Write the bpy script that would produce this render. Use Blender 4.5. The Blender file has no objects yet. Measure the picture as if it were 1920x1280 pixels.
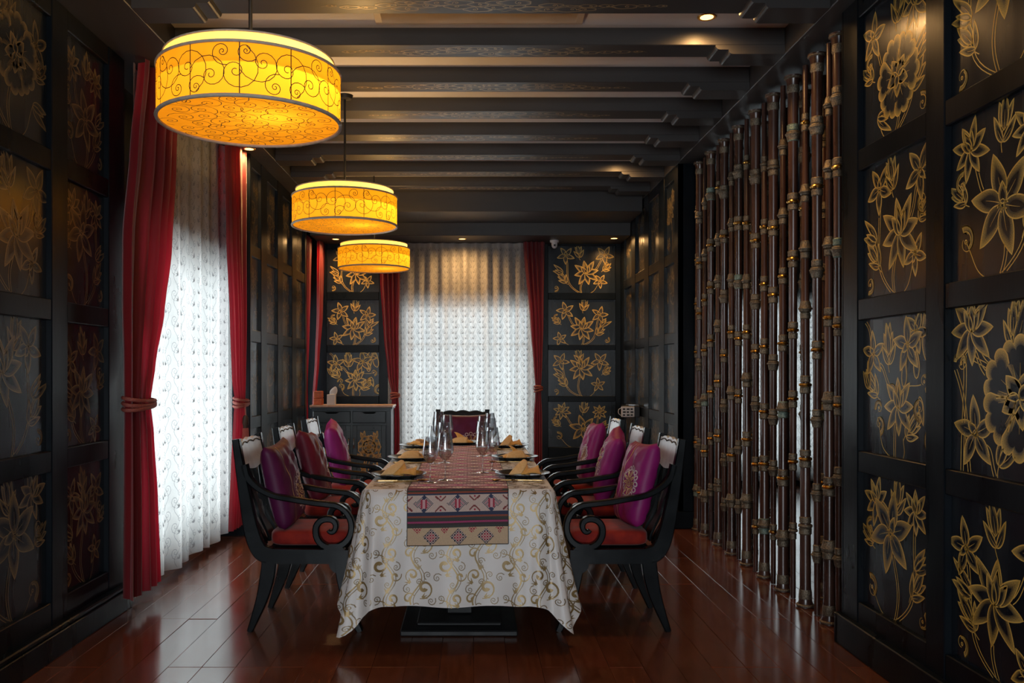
import bpy, bmesh, math, random
import numpy as np
from mathutils import Vector, Matrix
PI = math.pi
random.seed(7)
SC = bpy.context.scene
COL = SC.collection

# ---------------------------------------------------------------- camera
F_PX = 1620.0
CAMZ = 1.35
cam_d = bpy.data.cameras.new('camera')
cam = bpy.data.objects.new('camera', cam_d)
COL.objects.link(cam)
cam.location = (0, 0, CAMZ)
cam.rotation_euler = (PI / 2, 0, 0)
cam_d.sensor_width = 36.0
cam_d.lens = 36.0 * F_PX / 1920.0
cam_d.shift_x = (960 - 888) / 1920.0
cam_d.shift_y = (695 - 640) / 1920.0
cam_d.clip_start = 0.05
cam_d.clip_end = 200
SC.camera = cam

# ---------------------------------------------------------------- world, exposure, large lights
SC.view_settings.view_transform = 'Standard'
SC.view_settings.look = 'None'
SC.view_settings.exposure = 0.15
SC.view_settings.gamma = 1.0
SC.view_settings.use_curve_mapping = False
SC.cycles.max_bounces = 8
SC.cycles.diffuse_bounces = 4
SC.cycles.glossy_bounces = 3
SC.cycles.transmission_bounces = 5
SC.cycles.transparent_max_bounces = 12
SC.cycles.caustics_reflective = False
SC.cycles.caustics_refractive = False
SC.cycles.sample_clamp_indirect = 4.0
world = bpy.data.worlds.new('sky')
SC.world = world
world.use_nodes = True
wn = world.node_tree.nodes['Background']
wn.inputs[0].default_value = (0.86, 0.93, 1.0, 1)
wn.inputs[1].default_value = 0.9


def area_light(name, loc, rot, sx, sy, power, color):
    l = bpy.data.lights.new(name, 'AREA')
    l.shape = 'RECTANGLE'
    l.size = sx
    l.size_y = sy
    l.energy = power
    l.color = color
    o = bpy.data.objects.new(name, l)
    COL.objects.link(o)
    o.location = loc
    o.rotation_euler = rot
    return o


DAY = (0.86, 0.94, 1.0)
# daylight outside each window; the last one is fill added behind the viewer
area_light('daylight_left', (-2.75, 5.9, 1.3), (0, -PI / 2, 0), 2.2, 2.6, 145, DAY)
area_light('daylight_left_far', (-2.75, 9.87, 1.3), (0, -PI / 2, 0), 2.0, 0.9, 40, DAY)
area_light('daylight_far', (-0.05, 10.95, 1.25), (-PI / 2, 0, 0), 1.9, 2.2, 58, DAY)
area_light('daylight_next_room', (3.6, 10.95, 1.25), (-PI / 2, 0, 0), 1.9, 2.2, 42, DAY)
area_light('fill_behind', (-0.3, -3.0, 1.4), (PI / 2 + 0.12, 0, 0), 2.6, 1.7, 118, DAY)


# ---------------------------------------------------------------- materials
def new_mat(name):
    m = bpy.data.materials.new(name)
    m.use_nodes = True
    nt = m.node_tree
    b = nt.nodes['Principled BSDF']
    return m, nt, b


def setin(b, **kw):
    names = dict(color='Base Color', rough='Roughness', metal='Metallic', coat='Coat Weight', coat_rough='Coat Roughness',
                 spec='Specular IOR Level', sheen='Sheen Weight', trans='Transmission Weight', ior='IOR', alpha='Alpha',
                 emit='Emission Color', emit_s='Emission Strength', sheen_rough='Sheen Roughness')
    for k, v in kw.items():
        if k in ('color', 'emit'):
            v = (*v, 1)
        b.inputs[names[k]].default_value = v


def noise_node(nt, scale, detail=3, coord='Object', stretch=(1, 1, 1), rough=0.5):
    tc = nt.nodes.new('ShaderNodeTexCoord')
    mp = nt.nodes.new('ShaderNodeMapping')
    mp.inputs['Scale'].default_value = stretch
    if coord == 'World':
        g = nt.nodes.new('ShaderNodeNewGeometry')
        nt.links.new(g.outputs['Position'], mp.inputs['Vector'])
    else:
        nt.links.new(tc.outputs[coord], mp.inputs['Vector'])
    n = nt.nodes.new('ShaderNodeTexNoise')
    n.inputs['Scale'].default_value = scale
    n.inputs['Detail'].default_value = detail
    n.inputs['Roughness'].default_value = rough
    nt.links.new(mp.outputs[0], n.inputs['Vector'])
    return n


def ramp(nt, src, stops):
    r = nt.nodes.new('ShaderNodeValToRGB')
    els = r.color_ramp.elements
    while len(els) < len(stops):
        els.new(0.5)
    for e, (p, c) in zip(els, stops):
        e.position = p
        e.color = (*c, 1) if len(c) == 3 else c
    nt.links.new(src, r.inputs[0])
    return r


def maprange(nt, src, a, b, c, d):
    r = nt.nodes.new('ShaderNodeMapRange')
    r.inputs[1].default_value = a
    r.inputs[2].default_value = b
    r.inputs[3].default_value = c
    r.inputs[4].default_value = d
    nt.links.new(src, r.inputs[0])
    return r


def simple(name, c1, c2, rough, rvar=0.08, scale=6, stretch=(1, 1, 1), bump=0.0, bscale=60, coord='World', **kw):
    m, nt, b = new_mat(name)
    n = noise_node(nt, scale, 4, coord, stretch)
    r = ramp(nt, n.outputs['Fac'], [(0.3, c1), (0.7, c2)])
    nt.links.new(r.outputs[0], b.inputs['Base Color'])
    mr = maprange(nt, n.outputs['Fac'], 0.3, 0.7, max(0.02, rough - rvar), rough + rvar)
    nt.links.new(mr.outputs[0], b.inputs['Roughness'])
    if bump:
        n2 = noise_node(nt, bscale, 3, coord, stretch)
        bp = nt.nodes.new('ShaderNodeBump')
        bp.inputs['Strength'].default_value = bump
        bp.inputs['Distance'].default_value = 0.004
        nt.links.new(n2.outputs['Fac'], bp.inputs['Height'])
        nt.links.new(bp.outputs[0], b.inputs['Normal'])
    setin(b, **kw)
    return m


M = {}
M['lacquer'] = simple('black_lacquer', (0.002, 0.004, 0.006), (0.006, 0.009, 0.013), 0.32, 0.07, 5, (1, 1, 0.3), 0.12, 30, spec=0.17)
M['panel'] = simple('panel_lacquer', (0.006, 0.010, 0.015), (0.012, 0.018, 0.026), 0.27, 0.06, 7, (1, 1, 0.15), 0.08, 24, spec=0.42, coat=0.22, coat_rough=0.20)
M['panel_gloss'] = simple('polished_panel_lacquer', (0.006, 0.010, 0.015), (0.012, 0.018, 0.026), 0.30, 0.03, 7, (1, 1, 0.15), 0.012, 24, spec=0.5, coat=0.9, coat_rough=0.24)
M['lacquer_gloss'] = simple('polished_black_lacquer', (0.002, 0.004, 0.006), (0.006, 0.009, 0.013), 0.32, 0.03, 5, (1, 1, 0.3), 0.015, 30, spec=0.3)
M['beam'] = simple('beam_lacquer', (0.040, 0.038, 0.038), (0.056, 0.053, 0.053), 0.44, 0.04, 5, (0.3, 1, 1), 0.03, 24)
M['panel'].node_tree.nodes['Principled BSDF'].inputs['Coat IOR'].default_value = 1.55
M['chair'] = simple('chair_lacquer', (0.0015, 0.003, 0.0045), (0.004, 0.007, 0.009), 0.24, 0.04, 9, spec=0.28)
M['back_reflection'] = simple('chair_back_reflection', (0.50, 0.53, 0.58), (0.66, 0.69, 0.74), 0.34, 0.05, 16, coat=0.5, coat_rough=0.22)  # pale base colour stands for the far window mirrored in black lacquer
M['back_reflection'].node_tree.nodes['Principled BSDF'].inputs['Coat IOR'].default_value = 1.6
M['ceiling'] = simple('white_ceiling', (0.84, 0.83, 0.84), (0.90, 0.89, 0.90), 0.7, 0.05, 3)
M['teal'] = simple('teal_wall', (0.018, 0.045, 0.05), (0.03, 0.065, 0.07), 0.35, 0.05, 3)
M['sideboard'] = simple('sideboard_paint', (0.012, 0.026, 0.034), (0.02, 0.036, 0.046), 0.32, 0.05, 8, coat=0.2)
M['worktop'] = simple('pale_wood_top', (0.55, 0.36, 0.26), (0.68, 0.50, 0.40), 0.35, 0.05, 20, (1, 6, 1))
M['white'] = simple('white_plastic', (0.70, 0.70, 0.72), (0.78, 0.78, 0.8), 0.4, 0.03, 5)
M['terracotta'] = simple('terracotta', (0.45, 0.10, 0.035), (0.62, 0.17, 0.06), 0.5, 0.05, 30)
M['chrome'] = simple('chrome', (0.62, 0.63, 0.65), (0.75, 0.76, 0.78), 0.18, 0.04, 20, metal=1.0)
M['brass'] = simple('brass', (0.62, 0.34, 0.07), (0.85, 0.52, 0.14), 0.28, 0.08, 60, metal=1.0)
M['dark_brass'] = simple('tarnished_filigree', (0.10, 0.08, 0.06), (0.34, 0.28, 0.20), 0.5, 0.08, 160, bump=0.9, bscale=170, metal=0.7)
M['green_brass'] = simple('verdigris_filigree', (0.10, 0.16, 0.13), (0.34, 0.42, 0.36), 0.5, 0.08, 160, bump=0.9, bscale=170, metal=0.5)
M['pole'] = simple('pole_wood', (0.028, 0.013, 0.010), (0.105, 0.045, 0.030), 0.30, 0.07, 9, (1, 1, 0.25), 0.12, 40, coat=0.4, coat_rough=0.2)
M['glass'] = None
M['napkin'] = simple('gold_napkin', (0.78, 0.40, 0.07), (0.92, 0.55, 0.16), 0.55, 0.05, 80, bump=0.1, bscale=400, sheen=0.3)
M['napkin_pale'] = simple('cream_napkin', (0.84, 0.55, 0.24), (0.92, 0.66, 0.34), 0.6, 0.05, 80, bump=0.1, bscale=400, sheen=0.2)
M['plate'] = simple('black_plate', (0.012, 0.013, 0.014), (0.03, 0.03, 0.03), 0.22, 0.04, 50)
M['steel'] = simple('bronze_cutlery', (0.45, 0.28, 0.10), (0.62, 0.44, 0.22), 0.28, 0.05, 50, metal=1.0)
M['black'] = simple('matt_black', (0.006, 0.006, 0.007), (0.012, 0.012, 0.013), 0.5, 0.05, 10)
M['wire'] = simple('black_embroidery', (0.02, 0.008, 0.004), (0.04, 0.016, 0.006), 0.7, 0.05, 10)
M['trim_cord'] = simple('pale_trim', (0.42, 0.36, 0.28), (0.55, 0.47, 0.38), 0.6, 0.05, 40)
M['velvet_red'] = simple('red_velvet', (0.20, 0.010, 0.010), (0.38, 0.03, 0.016), 0.75, 0.08, 16, bump=0.35, bscale=26, sheen=0.15, spec=0.2)
M['rope'] = simple('red_rope', (0.24, 0.05, 0.04), (0.40, 0.10, 0.07), 0.6, 0.1, 120, bump=0.7, bscale=220)
M['thread'] = simple('gold_thread', (0.50, 0.30, 0.12), (0.70, 0.46, 0.24), 0.42, 0.05, 100, metal=0.35)
M['thread_pale'] = simple('pale_thread', (0.50, 0.40, 0.46), (0.62, 0.52, 0.56), 0.5, 0.05, 100)


def silk(name, c1, c2):
    m = simple(name, c1, c2, 0.48, 0.06, 5, bump=0.5, bscale=14, spec=0.30)
    b = m.node_tree.nodes['Principled BSDF']
    b.inputs['Sheen Tint'].default_value = (0.9, 0.3, 0.9, 1)
    return m


M['silk'] = silk('magenta_silk', (0.24, 0.010, 0.13), (0.35, 0.018, 0.19))
M['silk_plum'] = silk('plum_silk', (0.07, 0.007, 0.045), (0.12, 0.012, 0.07))
M['silk_wine'] = silk('wine_silk', (0.12, 0.008, 0.026), (0.19, 0.014, 0.04))


def gold_paint(name, base1, base2, g1, g2, coat=0.1):
    m, nt, b = new_mat(name)
    at = nt.nodes.new('ShaderNodeAttribute')
    at.attribute_name = 'a'
    n = noise_node(nt, 9, 4, 'World')
    n2 = noise_node(nt, 260, 2, 'World')
    base = ramp(nt, n.outputs['Fac'], [(0.3, base1), (0.7, base2)])
    gold = ramp(nt, n.outputs['Fac'], [(0.3, g1), (0.7, g2)])
    mul = nt.nodes.new('ShaderNodeMath')
    mul.operation = 'MULTIPLY_ADD'
    mr = maprange(nt, n2.outputs['Fac'], 0.3, 0.7, -0.18, 0.18)
    sub = nt.nodes.new('ShaderNodeMath')
    sub.operation = 'SUBTRACT'          # speckle only where the paint is thin
    sub.inputs[0].default_value = 1.0
    nt.links.new(at.outputs['Fac'], sub.inputs[1])
    m1 = nt.nodes.new('ShaderNodeMath')
    m1.operation = 'MULTIPLY'
    nt.links.new(sub.outputs[0], m1.inputs[0])
    nt.links.new(at.outputs['Fac'], m1.inputs[1])
    m2 = nt.nodes.new('ShaderNodeMath')
    m2.operation = 'MULTIPLY'
    nt.links.new(m1.outputs[0], m2.inputs[0])
    nt.links.new(mr.outputs[0], m2.inputs[1])
    add = nt.nodes.new('ShaderNodeMath')
    add.operation = 'MULTIPLY_ADD'
    add.use_clamp = True
    add.inputs[1].default_value = 5.0
    nt.links.new(m2.outputs[0], add.inputs[0])
    nt.links.new(at.outputs['Fac'], add.inputs[2])
    mx = nt.nodes.new('ShaderNodeMix')
    mx.data_type = 'RGBA'
    nt.links.new(add.outputs[0], mx.inputs[0])
    nt.links.new(base.outputs[0], mx.inputs[6])
    nt.links.new(gold.outputs[0], mx.inputs[7])
    nt.links.new(mx.outputs[2], b.inputs['Base Color'])
    mt = nt.nodes.new('ShaderNodeMath')
    mt.operation = 'MULTIPLY'
    mt.inputs[1].default_value = 0.12
    nt.links.new(add.outputs[0], mt.inputs[0])
    nt.links.new(mt.outputs[0], b.inputs['Metallic'])
    setin(b, rough=0.36, coat=coat, coat_rough=0.16)
    return m


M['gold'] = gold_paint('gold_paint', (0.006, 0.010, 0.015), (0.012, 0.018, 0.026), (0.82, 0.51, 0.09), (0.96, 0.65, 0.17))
M['gold_shaded'] = gold_paint('shaded_gold_paint', (0.006, 0.010, 0.015), (0.012, 0.018, 0.026), (0.20, 0.14, 0.06), (0.32, 0.23, 0.10))  # dimmer copy of the gold: weak light on these walls put into colour
M['gold_cloud'] = gold_paint('faded_gold_paint', (0.05, 0.048, 0.048), (0.06, 0.057, 0.057), (0.42, 0.30, 0.15), (0.55, 0.40, 0.20), 0.0)
M['gold_side'] = gold_paint('sideboard_gold_paint', (0.012, 0.026, 0.034), (0.02, 0.036, 0.046), (0.70, 0.42, 0.10), (0.85, 0.55, 0.16))


def sheer_mat(name, opac, col):
    m, nt, b = new_mat(name)
    out = nt.nodes['Material Output']
    nt.nodes.remove(b)
    tr = nt.nodes.new('ShaderNodeBsdfTransparent')
    tl = nt.nodes.new('ShaderNodeBsdfTranslucent')
    df = nt.nodes.new('ShaderNodeBsdfDiffuse')
    n = noise_node(nt, 40, 3, 'World')
    c = ramp(nt, n.outputs['Fac'], [(0.3, tuple(x * 0.94 for x in col)), (0.7, col)])
    nt.links.new(c.outputs[0], tl.inputs[0])
    nt.links.new(c.outputs[0], df.inputs[0])
    m1 = nt.nodes.new('ShaderNodeMixShader')
    m1.inputs[0].default_value = 0.5
    nt.links.new(df.outputs[0], m1.inputs[1])
    nt.links.new(tl.outputs[0], m1.inputs[2])
    m2 = nt.nodes.new('ShaderNodeMixShader')
    m2.inputs[0].default_value = opac
    nt.links.new(tr.outputs[0], m2.inputs[1])
    nt.links.new(m1.outputs[0], m2.inputs[2])
    nt.links.new(m2.outputs[0], out.inputs[0])
    return m


M['sheer'] = sheer_mat('sheer_voile', 0.80, (0.88, 0.86, 0.83))
M['lace'] = sheer_mat('lace_embroidery', 0.85, (0.50, 0.50, 0.51))
M['hem'] = sheer_mat('sheer_hem', 0.85, (0.80, 0.80, 0.79))


def curtain_mat():
    m, nt, b = new_mat('red_drape')
    out = nt.nodes['Material Output']
    n = noise_node(nt, 4, 4, 'World', (1, 1, 0.1))
    c = ramp(nt, n.outputs['Fac'], [(0.3, (0.13, 0.007, 0.013)), (0.7, (0.22, 0.014, 0.020))])
    nt.links.new(c.outputs[0], b.inputs['Base Color'])
    setin(b, rough=0.48, sheen=0.3)
    tl = nt.nodes.new('ShaderNodeBsdfTranslucent')
    tl.inputs[0].default_value = (0.75, 0.02, 0.05, 1)
    mx = nt.nodes.new('ShaderNodeMixShader')
    mx.inputs[0].default_value = 0.30
    nt.links.new(b.outputs[0], mx.inputs[1])
    nt.links.new(tl.outputs[0], mx.inputs[2])
    nt.links.new(mx.outputs[0], out.inputs[0])
    return m


M['drape'] = curtain_mat()


def pane_mat():
    m, nt, b = new_mat('window_pane')
    out = nt.nodes['Material Output']
    nt.nodes.remove(b)
    tr = nt.nodes.new('ShaderNodeBsdfTransparent')
    tr.inputs[0].default_value = (0.94, 0.97, 0.97, 1)
    gl = nt.nodes.new('ShaderNodeBsdfGlossy')
    gl.inputs['Roughness'].default_value = 0.02
    fr = nt.nodes.new('ShaderNodeFresnel')
    fr.inputs[0].default_value = 1.45
    mx = nt.nodes.new('ShaderNodeMixShader')
    nt.links.new(fr.outputs[0], mx.inputs[0])
    nt.links.new(tr.outputs[0], mx.inputs[1])
    nt.links.new(gl.outputs[0], mx.inputs[2])
    nt.links.new(mx.outputs[0], out.inputs[0])
    return m


M['pane'] = pane_mat()


def wineglass_mat():
    m, nt, b = new_mat('clear_glass')
    out = nt.nodes['Material Output']
    nt.nodes.remove(b)
    tr = nt.nodes.new('ShaderNodeBsdfTransparent')
    tr.inputs[0].default_value = (0.93, 0.94, 0.95, 1)
    gl = nt.nodes.new('ShaderNodeBsdfGlossy')
    gl.inputs['Roughness'].default_value = 0.04
    lw = nt.nodes.new('ShaderNodeLayerWeight')
    lw.inputs[0].default_value = 0.32
    mr = maprange(nt, lw.outputs['Facing'], 0.0, 1.0, 0.10, 0.95)
    mx = nt.nodes.new('ShaderNodeMixShader')
    nt.links.new(mr.outputs[0], mx.inputs[0])
    nt.links.new(tr.outputs[0], mx.inputs[1])
    nt.links.new(gl.outputs[0], mx.inputs[2])
    nt.links.new(mx.outputs[0], out.inputs[0])
    return m


M['glass'] = wineglass_mat()


def shade_mat(name, ecol, estr, tcol, tw=0.6):
    """lit silk lampshade: gives off its own even glow and lets the bulb inside shine through"""
    m, nt, b = new_mat(name)
    out = nt.nodes['Material Output']
    nt.nodes.remove(b)
    em = nt.nodes.new('ShaderNodeEmission')
    n = noise_node(nt, 3.0, 4, 'World', (6, 6, 0.5))
    c = ramp(nt, n.outputs['Fac'], [(0.3, tuple(x * 0.86 for x in ecol)), (0.7, ecol)])
    nt.links.new(c.outputs[0], em.inputs[0])
    em.inputs[1].default_value = estr
    tl = nt.nodes.new('ShaderNodeBsdfTranslucent')
    tl.inputs[0].default_value = (*tcol, 1)
    df = nt.nodes.new('ShaderNodeBsdfDiffuse')
    df.inputs[0].default_value = (*tcol, 1)
    mx = nt.nodes.new('ShaderNodeMixShader')
    mx.inputs[0].default_value = tw
    nt.links.new(df.outputs[0], mx.inputs[1])
    nt.links.new(tl.outputs[0], mx.inputs[2])
    ad = nt.nodes.new('ShaderNodeAddShader')
    nt.links.new(em.outputs[0], ad.inputs[0])
    nt.links.new(mx.outputs[0], ad.inputs[1])
    nt.links.new(ad.outputs[0], out.inputs[0])
    return m


M['shade'] = shade_mat('amber_silk_shade', (1.0, 0.28, 0.006), 0.60, (0.42, 0.28, 0.025))
M['shade_bottom'] = shade_mat('amber_silk_diffuser', (1.0, 0.30, 0.007), 0.72, (0.13, 0.08, 0.008))
M['inner_ring'] = shade_mat('inner_white_shade', (1.0, 0.62, 0.08), 0.95, (0.55, 0.45, 0.24))


def emit_mat(name, col, s):
    m, nt, b = new_mat(name)
    setin(b, color=(0.8, 0.8, 0.8), emit=col, emit_s=s)
    return m


M['lens'] = emit_mat('downlight_lens', (1.0, 0.55, 0.16), 4.0)


def wood_floor():
    m, nt, b = new_mat('red_brown_boards')
    oi = nt.nodes.new('ShaderNodeObjectInfo')
    n = noise_node(nt, 6, 6, 'World', (7, 0.8, 1), 0.6)
    n2 = noise_node(nt, 2.2, 4, 'World')
    c = ramp(nt, n.outputs['Fac'], [(0.25, (0.11, 0.030, 0.013)), (0.55, (0.18, 0.053, 0.023)), (0.8, (0.25, 0.082, 0.038))])
    hs = nt.nodes.new('ShaderNodeHueSaturation')
    mr = maprange(nt, oi.outputs['Random'], 0, 1, 0.78, 1.18)
    nt.links.new(mr.outputs[0], hs.inputs['Value'])
    nt.links.new(c.outputs[0], hs.inputs['Color'])
    nt.links.new(hs.outputs[0], b.inputs['Base Color'])
    mr2 = maprange(nt, n2.outputs['Fac'], 0.3, 0.7, 0.13, 0.26)
    nt.links.new(mr2.outputs[0], b.inputs['Roughness'])
    bp = nt.nodes.new('ShaderNodeBump')
    bp.inputs['Strength'].default_value = 0.10
    bp.inputs['Distance'].default_value = 0.0012
    n3 = noise_node(nt, 9, 5, 'World', (3, 1, 1), 0.6)
    nt.links.new(n3.outputs['Fac'], bp.inputs['Height'])
    nt.links.new(bp.outputs[0], b.inputs['Normal'])
    setin(b, coat=0.5, coat_rough=0.12)
    return m


M['floor'] = wood_floor()


def damask():
    m, nt, b = new_mat('ivory_damask')
    n = noise_node(nt, 700, 2, 'World')
    n2 = noise_node(nt, 5, 3, 'World')
    c = ramp(nt, n2.outputs['Fac'], [(0.3, (0.78, 0.75, 0.72)), (0.7, (0.86, 0.83, 0.80))])
    nt.links.new(c.outputs[0], b.inputs['Base Color'])
    bp = nt.nodes.new('ShaderNodeBump')
    bp.inputs['Strength'].default_value = 0.1
    bp.inputs['Distance'].default_value = 0.001
    nt.links.new(n.outputs['Fac'], bp.inputs['Height'])
    nt.links.new(bp.outputs[0], b.inputs['Normal'])
    setin(b, rough=0.42, sheen=0.3)
    return m


M['damask'] = damask()
M['damask_gold'] = simple('gold_scroll_weave', (0.24, 0.155, 0.06), (0.42, 0.29, 0.12), 0.38, 0.05, 10, metal=0.3)
M['damask_thin'] = simple('bronze_scroll_weave', (0.20, 0.14, 0.08), (0.32, 0.23, 0.13), 0.4, 0.05, 10, metal=0.3)


def runner_mat():
    m, nt, b = new_mat('woven_runner')
    at = nt.nodes.new('ShaderNodeAttribute')
    at.attribute_name = 'weave'
    n = noise_node(nt, 300, 2, 'World')
    mx = nt.nodes.new('ShaderNodeHueSaturation')
    mr = maprange(nt, n.outputs['Fac'], 0.3, 0.7, 0.95, 1.2)
    nt.links.new(mr.outputs[0], mx.inputs['Value'])
    nt.links.new(at.outputs['Color'], mx.inputs['Color'])
    nt.links.new(mx.outputs[0], b.inputs['Base Color'])
    setin(b, rough=0.75, sheen=0.2)
    return m


M['runner'] = runner_mat()


# ---------------------------------------------------------------- mesh helpers
class MB:
    """collects shapes, then links them as one mesh object"""

    def __init__(s):
        s.v = []
        s.f = []
        s.a = []

    def add(s, v, f):
        o = len(s.v)
        s.v.extend([tuple(map(float, p)) for p in v])
        s.f.extend([tuple(i + o for i in q) for q in f])
        return s

    def box(s, x0, x1, y0, y1, z0, z1, c=0.0):
        if c <= 0:
            v = [(x, y, z) for x in (x0, x1) for y in (y0, y1) for z in (z0, z1)]
            return s.add(v, [(0, 1, 3, 2), (4, 6, 7, 5), (0, 4, 5, 1), (2, 3, 7, 6), (0, 2, 6, 4), (1, 5, 7, 3)])
        c = min(c, (x1 - x0) * .45, (y1 - y0) * .45, (z1 - z0) * .45)
        bm = bmesh.new()
        bmesh.ops.create_cube(bm, size=1)
        for q in bm.verts:
            q.co = Vector((x0 if q.co.x < 0 else x1, y0 if q.co.y < 0 else y1, z0 if q.co.z < 0 else z1))
        bmesh.ops.bevel(bm, geom=list(bm.edges), offset=c, segments=1, affect='EDGES')
        bm.verts.ensure_lookup_table()
        s.add([q.co[:] for q in bm.verts], [[q.index for q in f.verts] for f in bm.faces])
        bm.free()
        return s

    def lathe(s, prof, n=20, cx=0, cy=0, cz=0, close=True):
        v, f = [], []
        for r, z in prof:
            for k in range(n):
                t = 2 * PI * k / n
                v.append((cx + r * math.cos(t), cy + r * math.sin(t), cz + z))
        for i in range(len(prof) - 1):
            for k in range(n):
                k2 = (k + 1) % n
                f.append((i * n + k, i * n + k2, (i + 1) * n + k2, (i + 1) * n + k))
        if close:
            if prof[0][0] > 1e-6:
                f.append(tuple(range(n))[::-1])
            if prof[-1][0] > 1e-6:
                f.append(tuple((len(prof) - 1) * n + k for k in range(n)))
        return s.add(v, f)

    def tube(s, pts, r, n=8):
        pts = [Vector(p) for p in pts]
        v, f = [], []
        ref = Vector((0, 0, 1))
        prev = None
        for i, p in enumerate(pts):
            t = (pts[min(i + 1, len(pts) - 1)] - pts[max(i - 1, 0)]).normalized()
            if prev is None:
                a = t.cross(ref if abs(t.dot(ref)) < .95 else Vector((1, 0, 0))).normalized()
            else:
                a = (prev - t * prev.dot(t)).normalized()
            prev = a
            b = t.cross(a)
            rr = r[i] if hasattr(r, '__len__') else r
            for k in range(n):
                w = 2 * PI * k / n
                v.append(p + a * (rr * math.cos(w)) + b * (rr * math.sin(w)))
        for i in range(len(pts) - 1):
            for k in range(n):
                k2 = (k + 1) % n
                f.append((i * n + k, i * n + k2, (i + 1) * n + k2, (i + 1) * n + k))
        f.append(tuple(range(n))[::-1])
        f.append(tuple((len(pts) - 1) * n + k for k in range(n)))
        return s.add(v, f)

    def sweep_xz(s, pts, th, y0, y1, ch=0.006):
        """flat bar: a centre line in the x-z plane with thickness, from y0 to y1, edges chamfered"""
        P = [np.array(p, float) for p in pts]
        n = len(P)
        v, f = [], []
        for i in range(n):
            t = P[min(i + 1, n - 1)] - P[max(i - 1, 0)]
            t = t / (np.linalg.norm(t) + 1e-9)
            nn = np.array([-t[1], t[0]])
            h = (th[i] if hasattr(th, '__len__') else th) / 2
            c = min(ch, h * .6)
            for (a, y) in ((h - c, y0), (h, y0 + c), (h, y1 - c), (h - c, y1), (-h + c, y1), (-h, y1 - c), (-h, y0 + c), (-h + c, y0)):
                q = P[i] + nn * a
                v.append((q[0], y, q[1]))
        for i in range(n - 1):
            for k in range(8):
                k2 = (k + 1) % 8
                f.append((i * 8 + k, i * 8 + k2, (i + 1) * 8 + k2, (i + 1) * 8 + k))
        f.append(tuple(range(8))[::-1])
        f.append(tuple((n - 1) * 8 + k for k in range(8)))
        return s.add(v, f)

    def grid(s, fn, nu, nv, closed_u=False):
        v = [fn(i / nu, j / nv) for j in range(nv + 1) for i in range(nu + (0 if closed_u else 1))]
        w = nu if closed_u else nu + 1
        f = []
        for j in range(nv):
            for i in range(nu):
                i2 = (i + 1) % w if closed_u else i + 1
                f.append((j * w + i, j * w + i2, (j + 1) * w + i2, (j + 1) * w + i))
        return s.add(v, f)

    def prism(s, poly, z0, z1, axis='z'):
        """polygon (2D) extruded; axis z: (x,y); y: (x,z); x: (y,z)"""
        n = len(poly)
        def m(p, h):
            return {'z': (p[0], p[1], h), 'y': (p[0], h, p[1]), 'x': (h, p[0], p[1])}[axis]
        v = [m(p, z0) for p in poly] + [m(p, z1) for p in poly]
        f = [(i, (i + 1) % n, n + (i + 1) % n, n + i) for i in range(n)]
        f += [tuple(range(n))[::-1], tuple(range(n, 2 * n))]
        return s.add(v, f)

    def mesh(s, name, m, smooth=False, fix=True):
        me = bpy.data.meshes.new(name)
        me.from_pydata(s.v, [], s.f)
        if s.a:
            at = me.attributes.new('a', 'FLOAT', 'POINT')
            at.data.foreach_set('value', s.a)
        if fix:
            bm = bmesh.new()
            bm.from_mesh(me)
            bmesh.ops.recalc_face_normals(bm, faces=bm.faces)
            bm.to_mesh(me)
            bm.free()
        me.materials.append(m)
        if smooth:
            me.polygons.foreach_set('use_smooth', [True] * len(me.polygons))
            if smooth != 'all':
                try:
                    me.set_sharp_from_angle(angle=math.radians(smooth if smooth > 1 else 40))
                except Exception:
                    pass
        me.update()
        return me

    def build(s, name, m, parent=None, smooth=False, fix=True, matrix=None):
        return link(name, s.mesh(name, m, smooth, fix), parent, matrix)


def link(name, me, parent=None, matrix=None):
    o = bpy.data.objects.new(name, me)
    COL.objects.link(o)
    if parent is not None:
        o.parent = parent
    if matrix is not None:
        o.matrix_basis = matrix
    return o


def tag(o, label=None, cat=None, group=None, kind=None):
    if label:
        o['label'] = label
    if cat:
        o['category'] = cat
    if group:
        o['group'] = group
    if kind:
        o['kind'] = kind
    return o


def thing(name, label, cat, loc=(0, 0, 0), rz=0.0, group=None):
    o = bpy.data.objects.new(name, None)
    o.empty_display_size = 0.1
    COL.objects.link(o)
    o.location = loc
    o.rotation_euler = (0, 0, rz)
    return tag(o, label, cat, group)


def dup(root, loc, rz, label, group=None):
    def cp(o, par):
        c = o.copy()
        COL.objects.link(c)
        c.parent = par
        for ch in kids.get(o.name, []):
            cp(ch, c)
        return c
    kids = {}
    for o in [root] + list(root.children_recursive):
        kids[o.name] = list(o.children)
    r = cp(root, None)
    r.location = loc
    r.rotation_euler = (0, 0, rz)
    r['label'] = label
    if group:
        r['group'] = group
    return r


def smoothstep(x):
    x = max(0.0, min(1.0, x))
    return x * x * (3 - 2 * x)


def interp(keys, x):
    """smooth interpolation through (x, value...) keys"""
    ks = sorted(keys)
    if x <= ks[0][0]:
        return ks[0][1:]
    if x >= ks[-1][0]:
        return ks[-1][1:]
    for a, b in zip(ks, ks[1:]):
        if a[0] <= x <= b[0]:
            t = smoothstep((x - a[0]) / (b[0] - a[0]))
            t = 0.5 * t + 0.5 * (x - a[0]) / (b[0] - a[0])
            return tuple(p + (q - p) * t for p, q in zip(a[1:], b[1:]))


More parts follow.
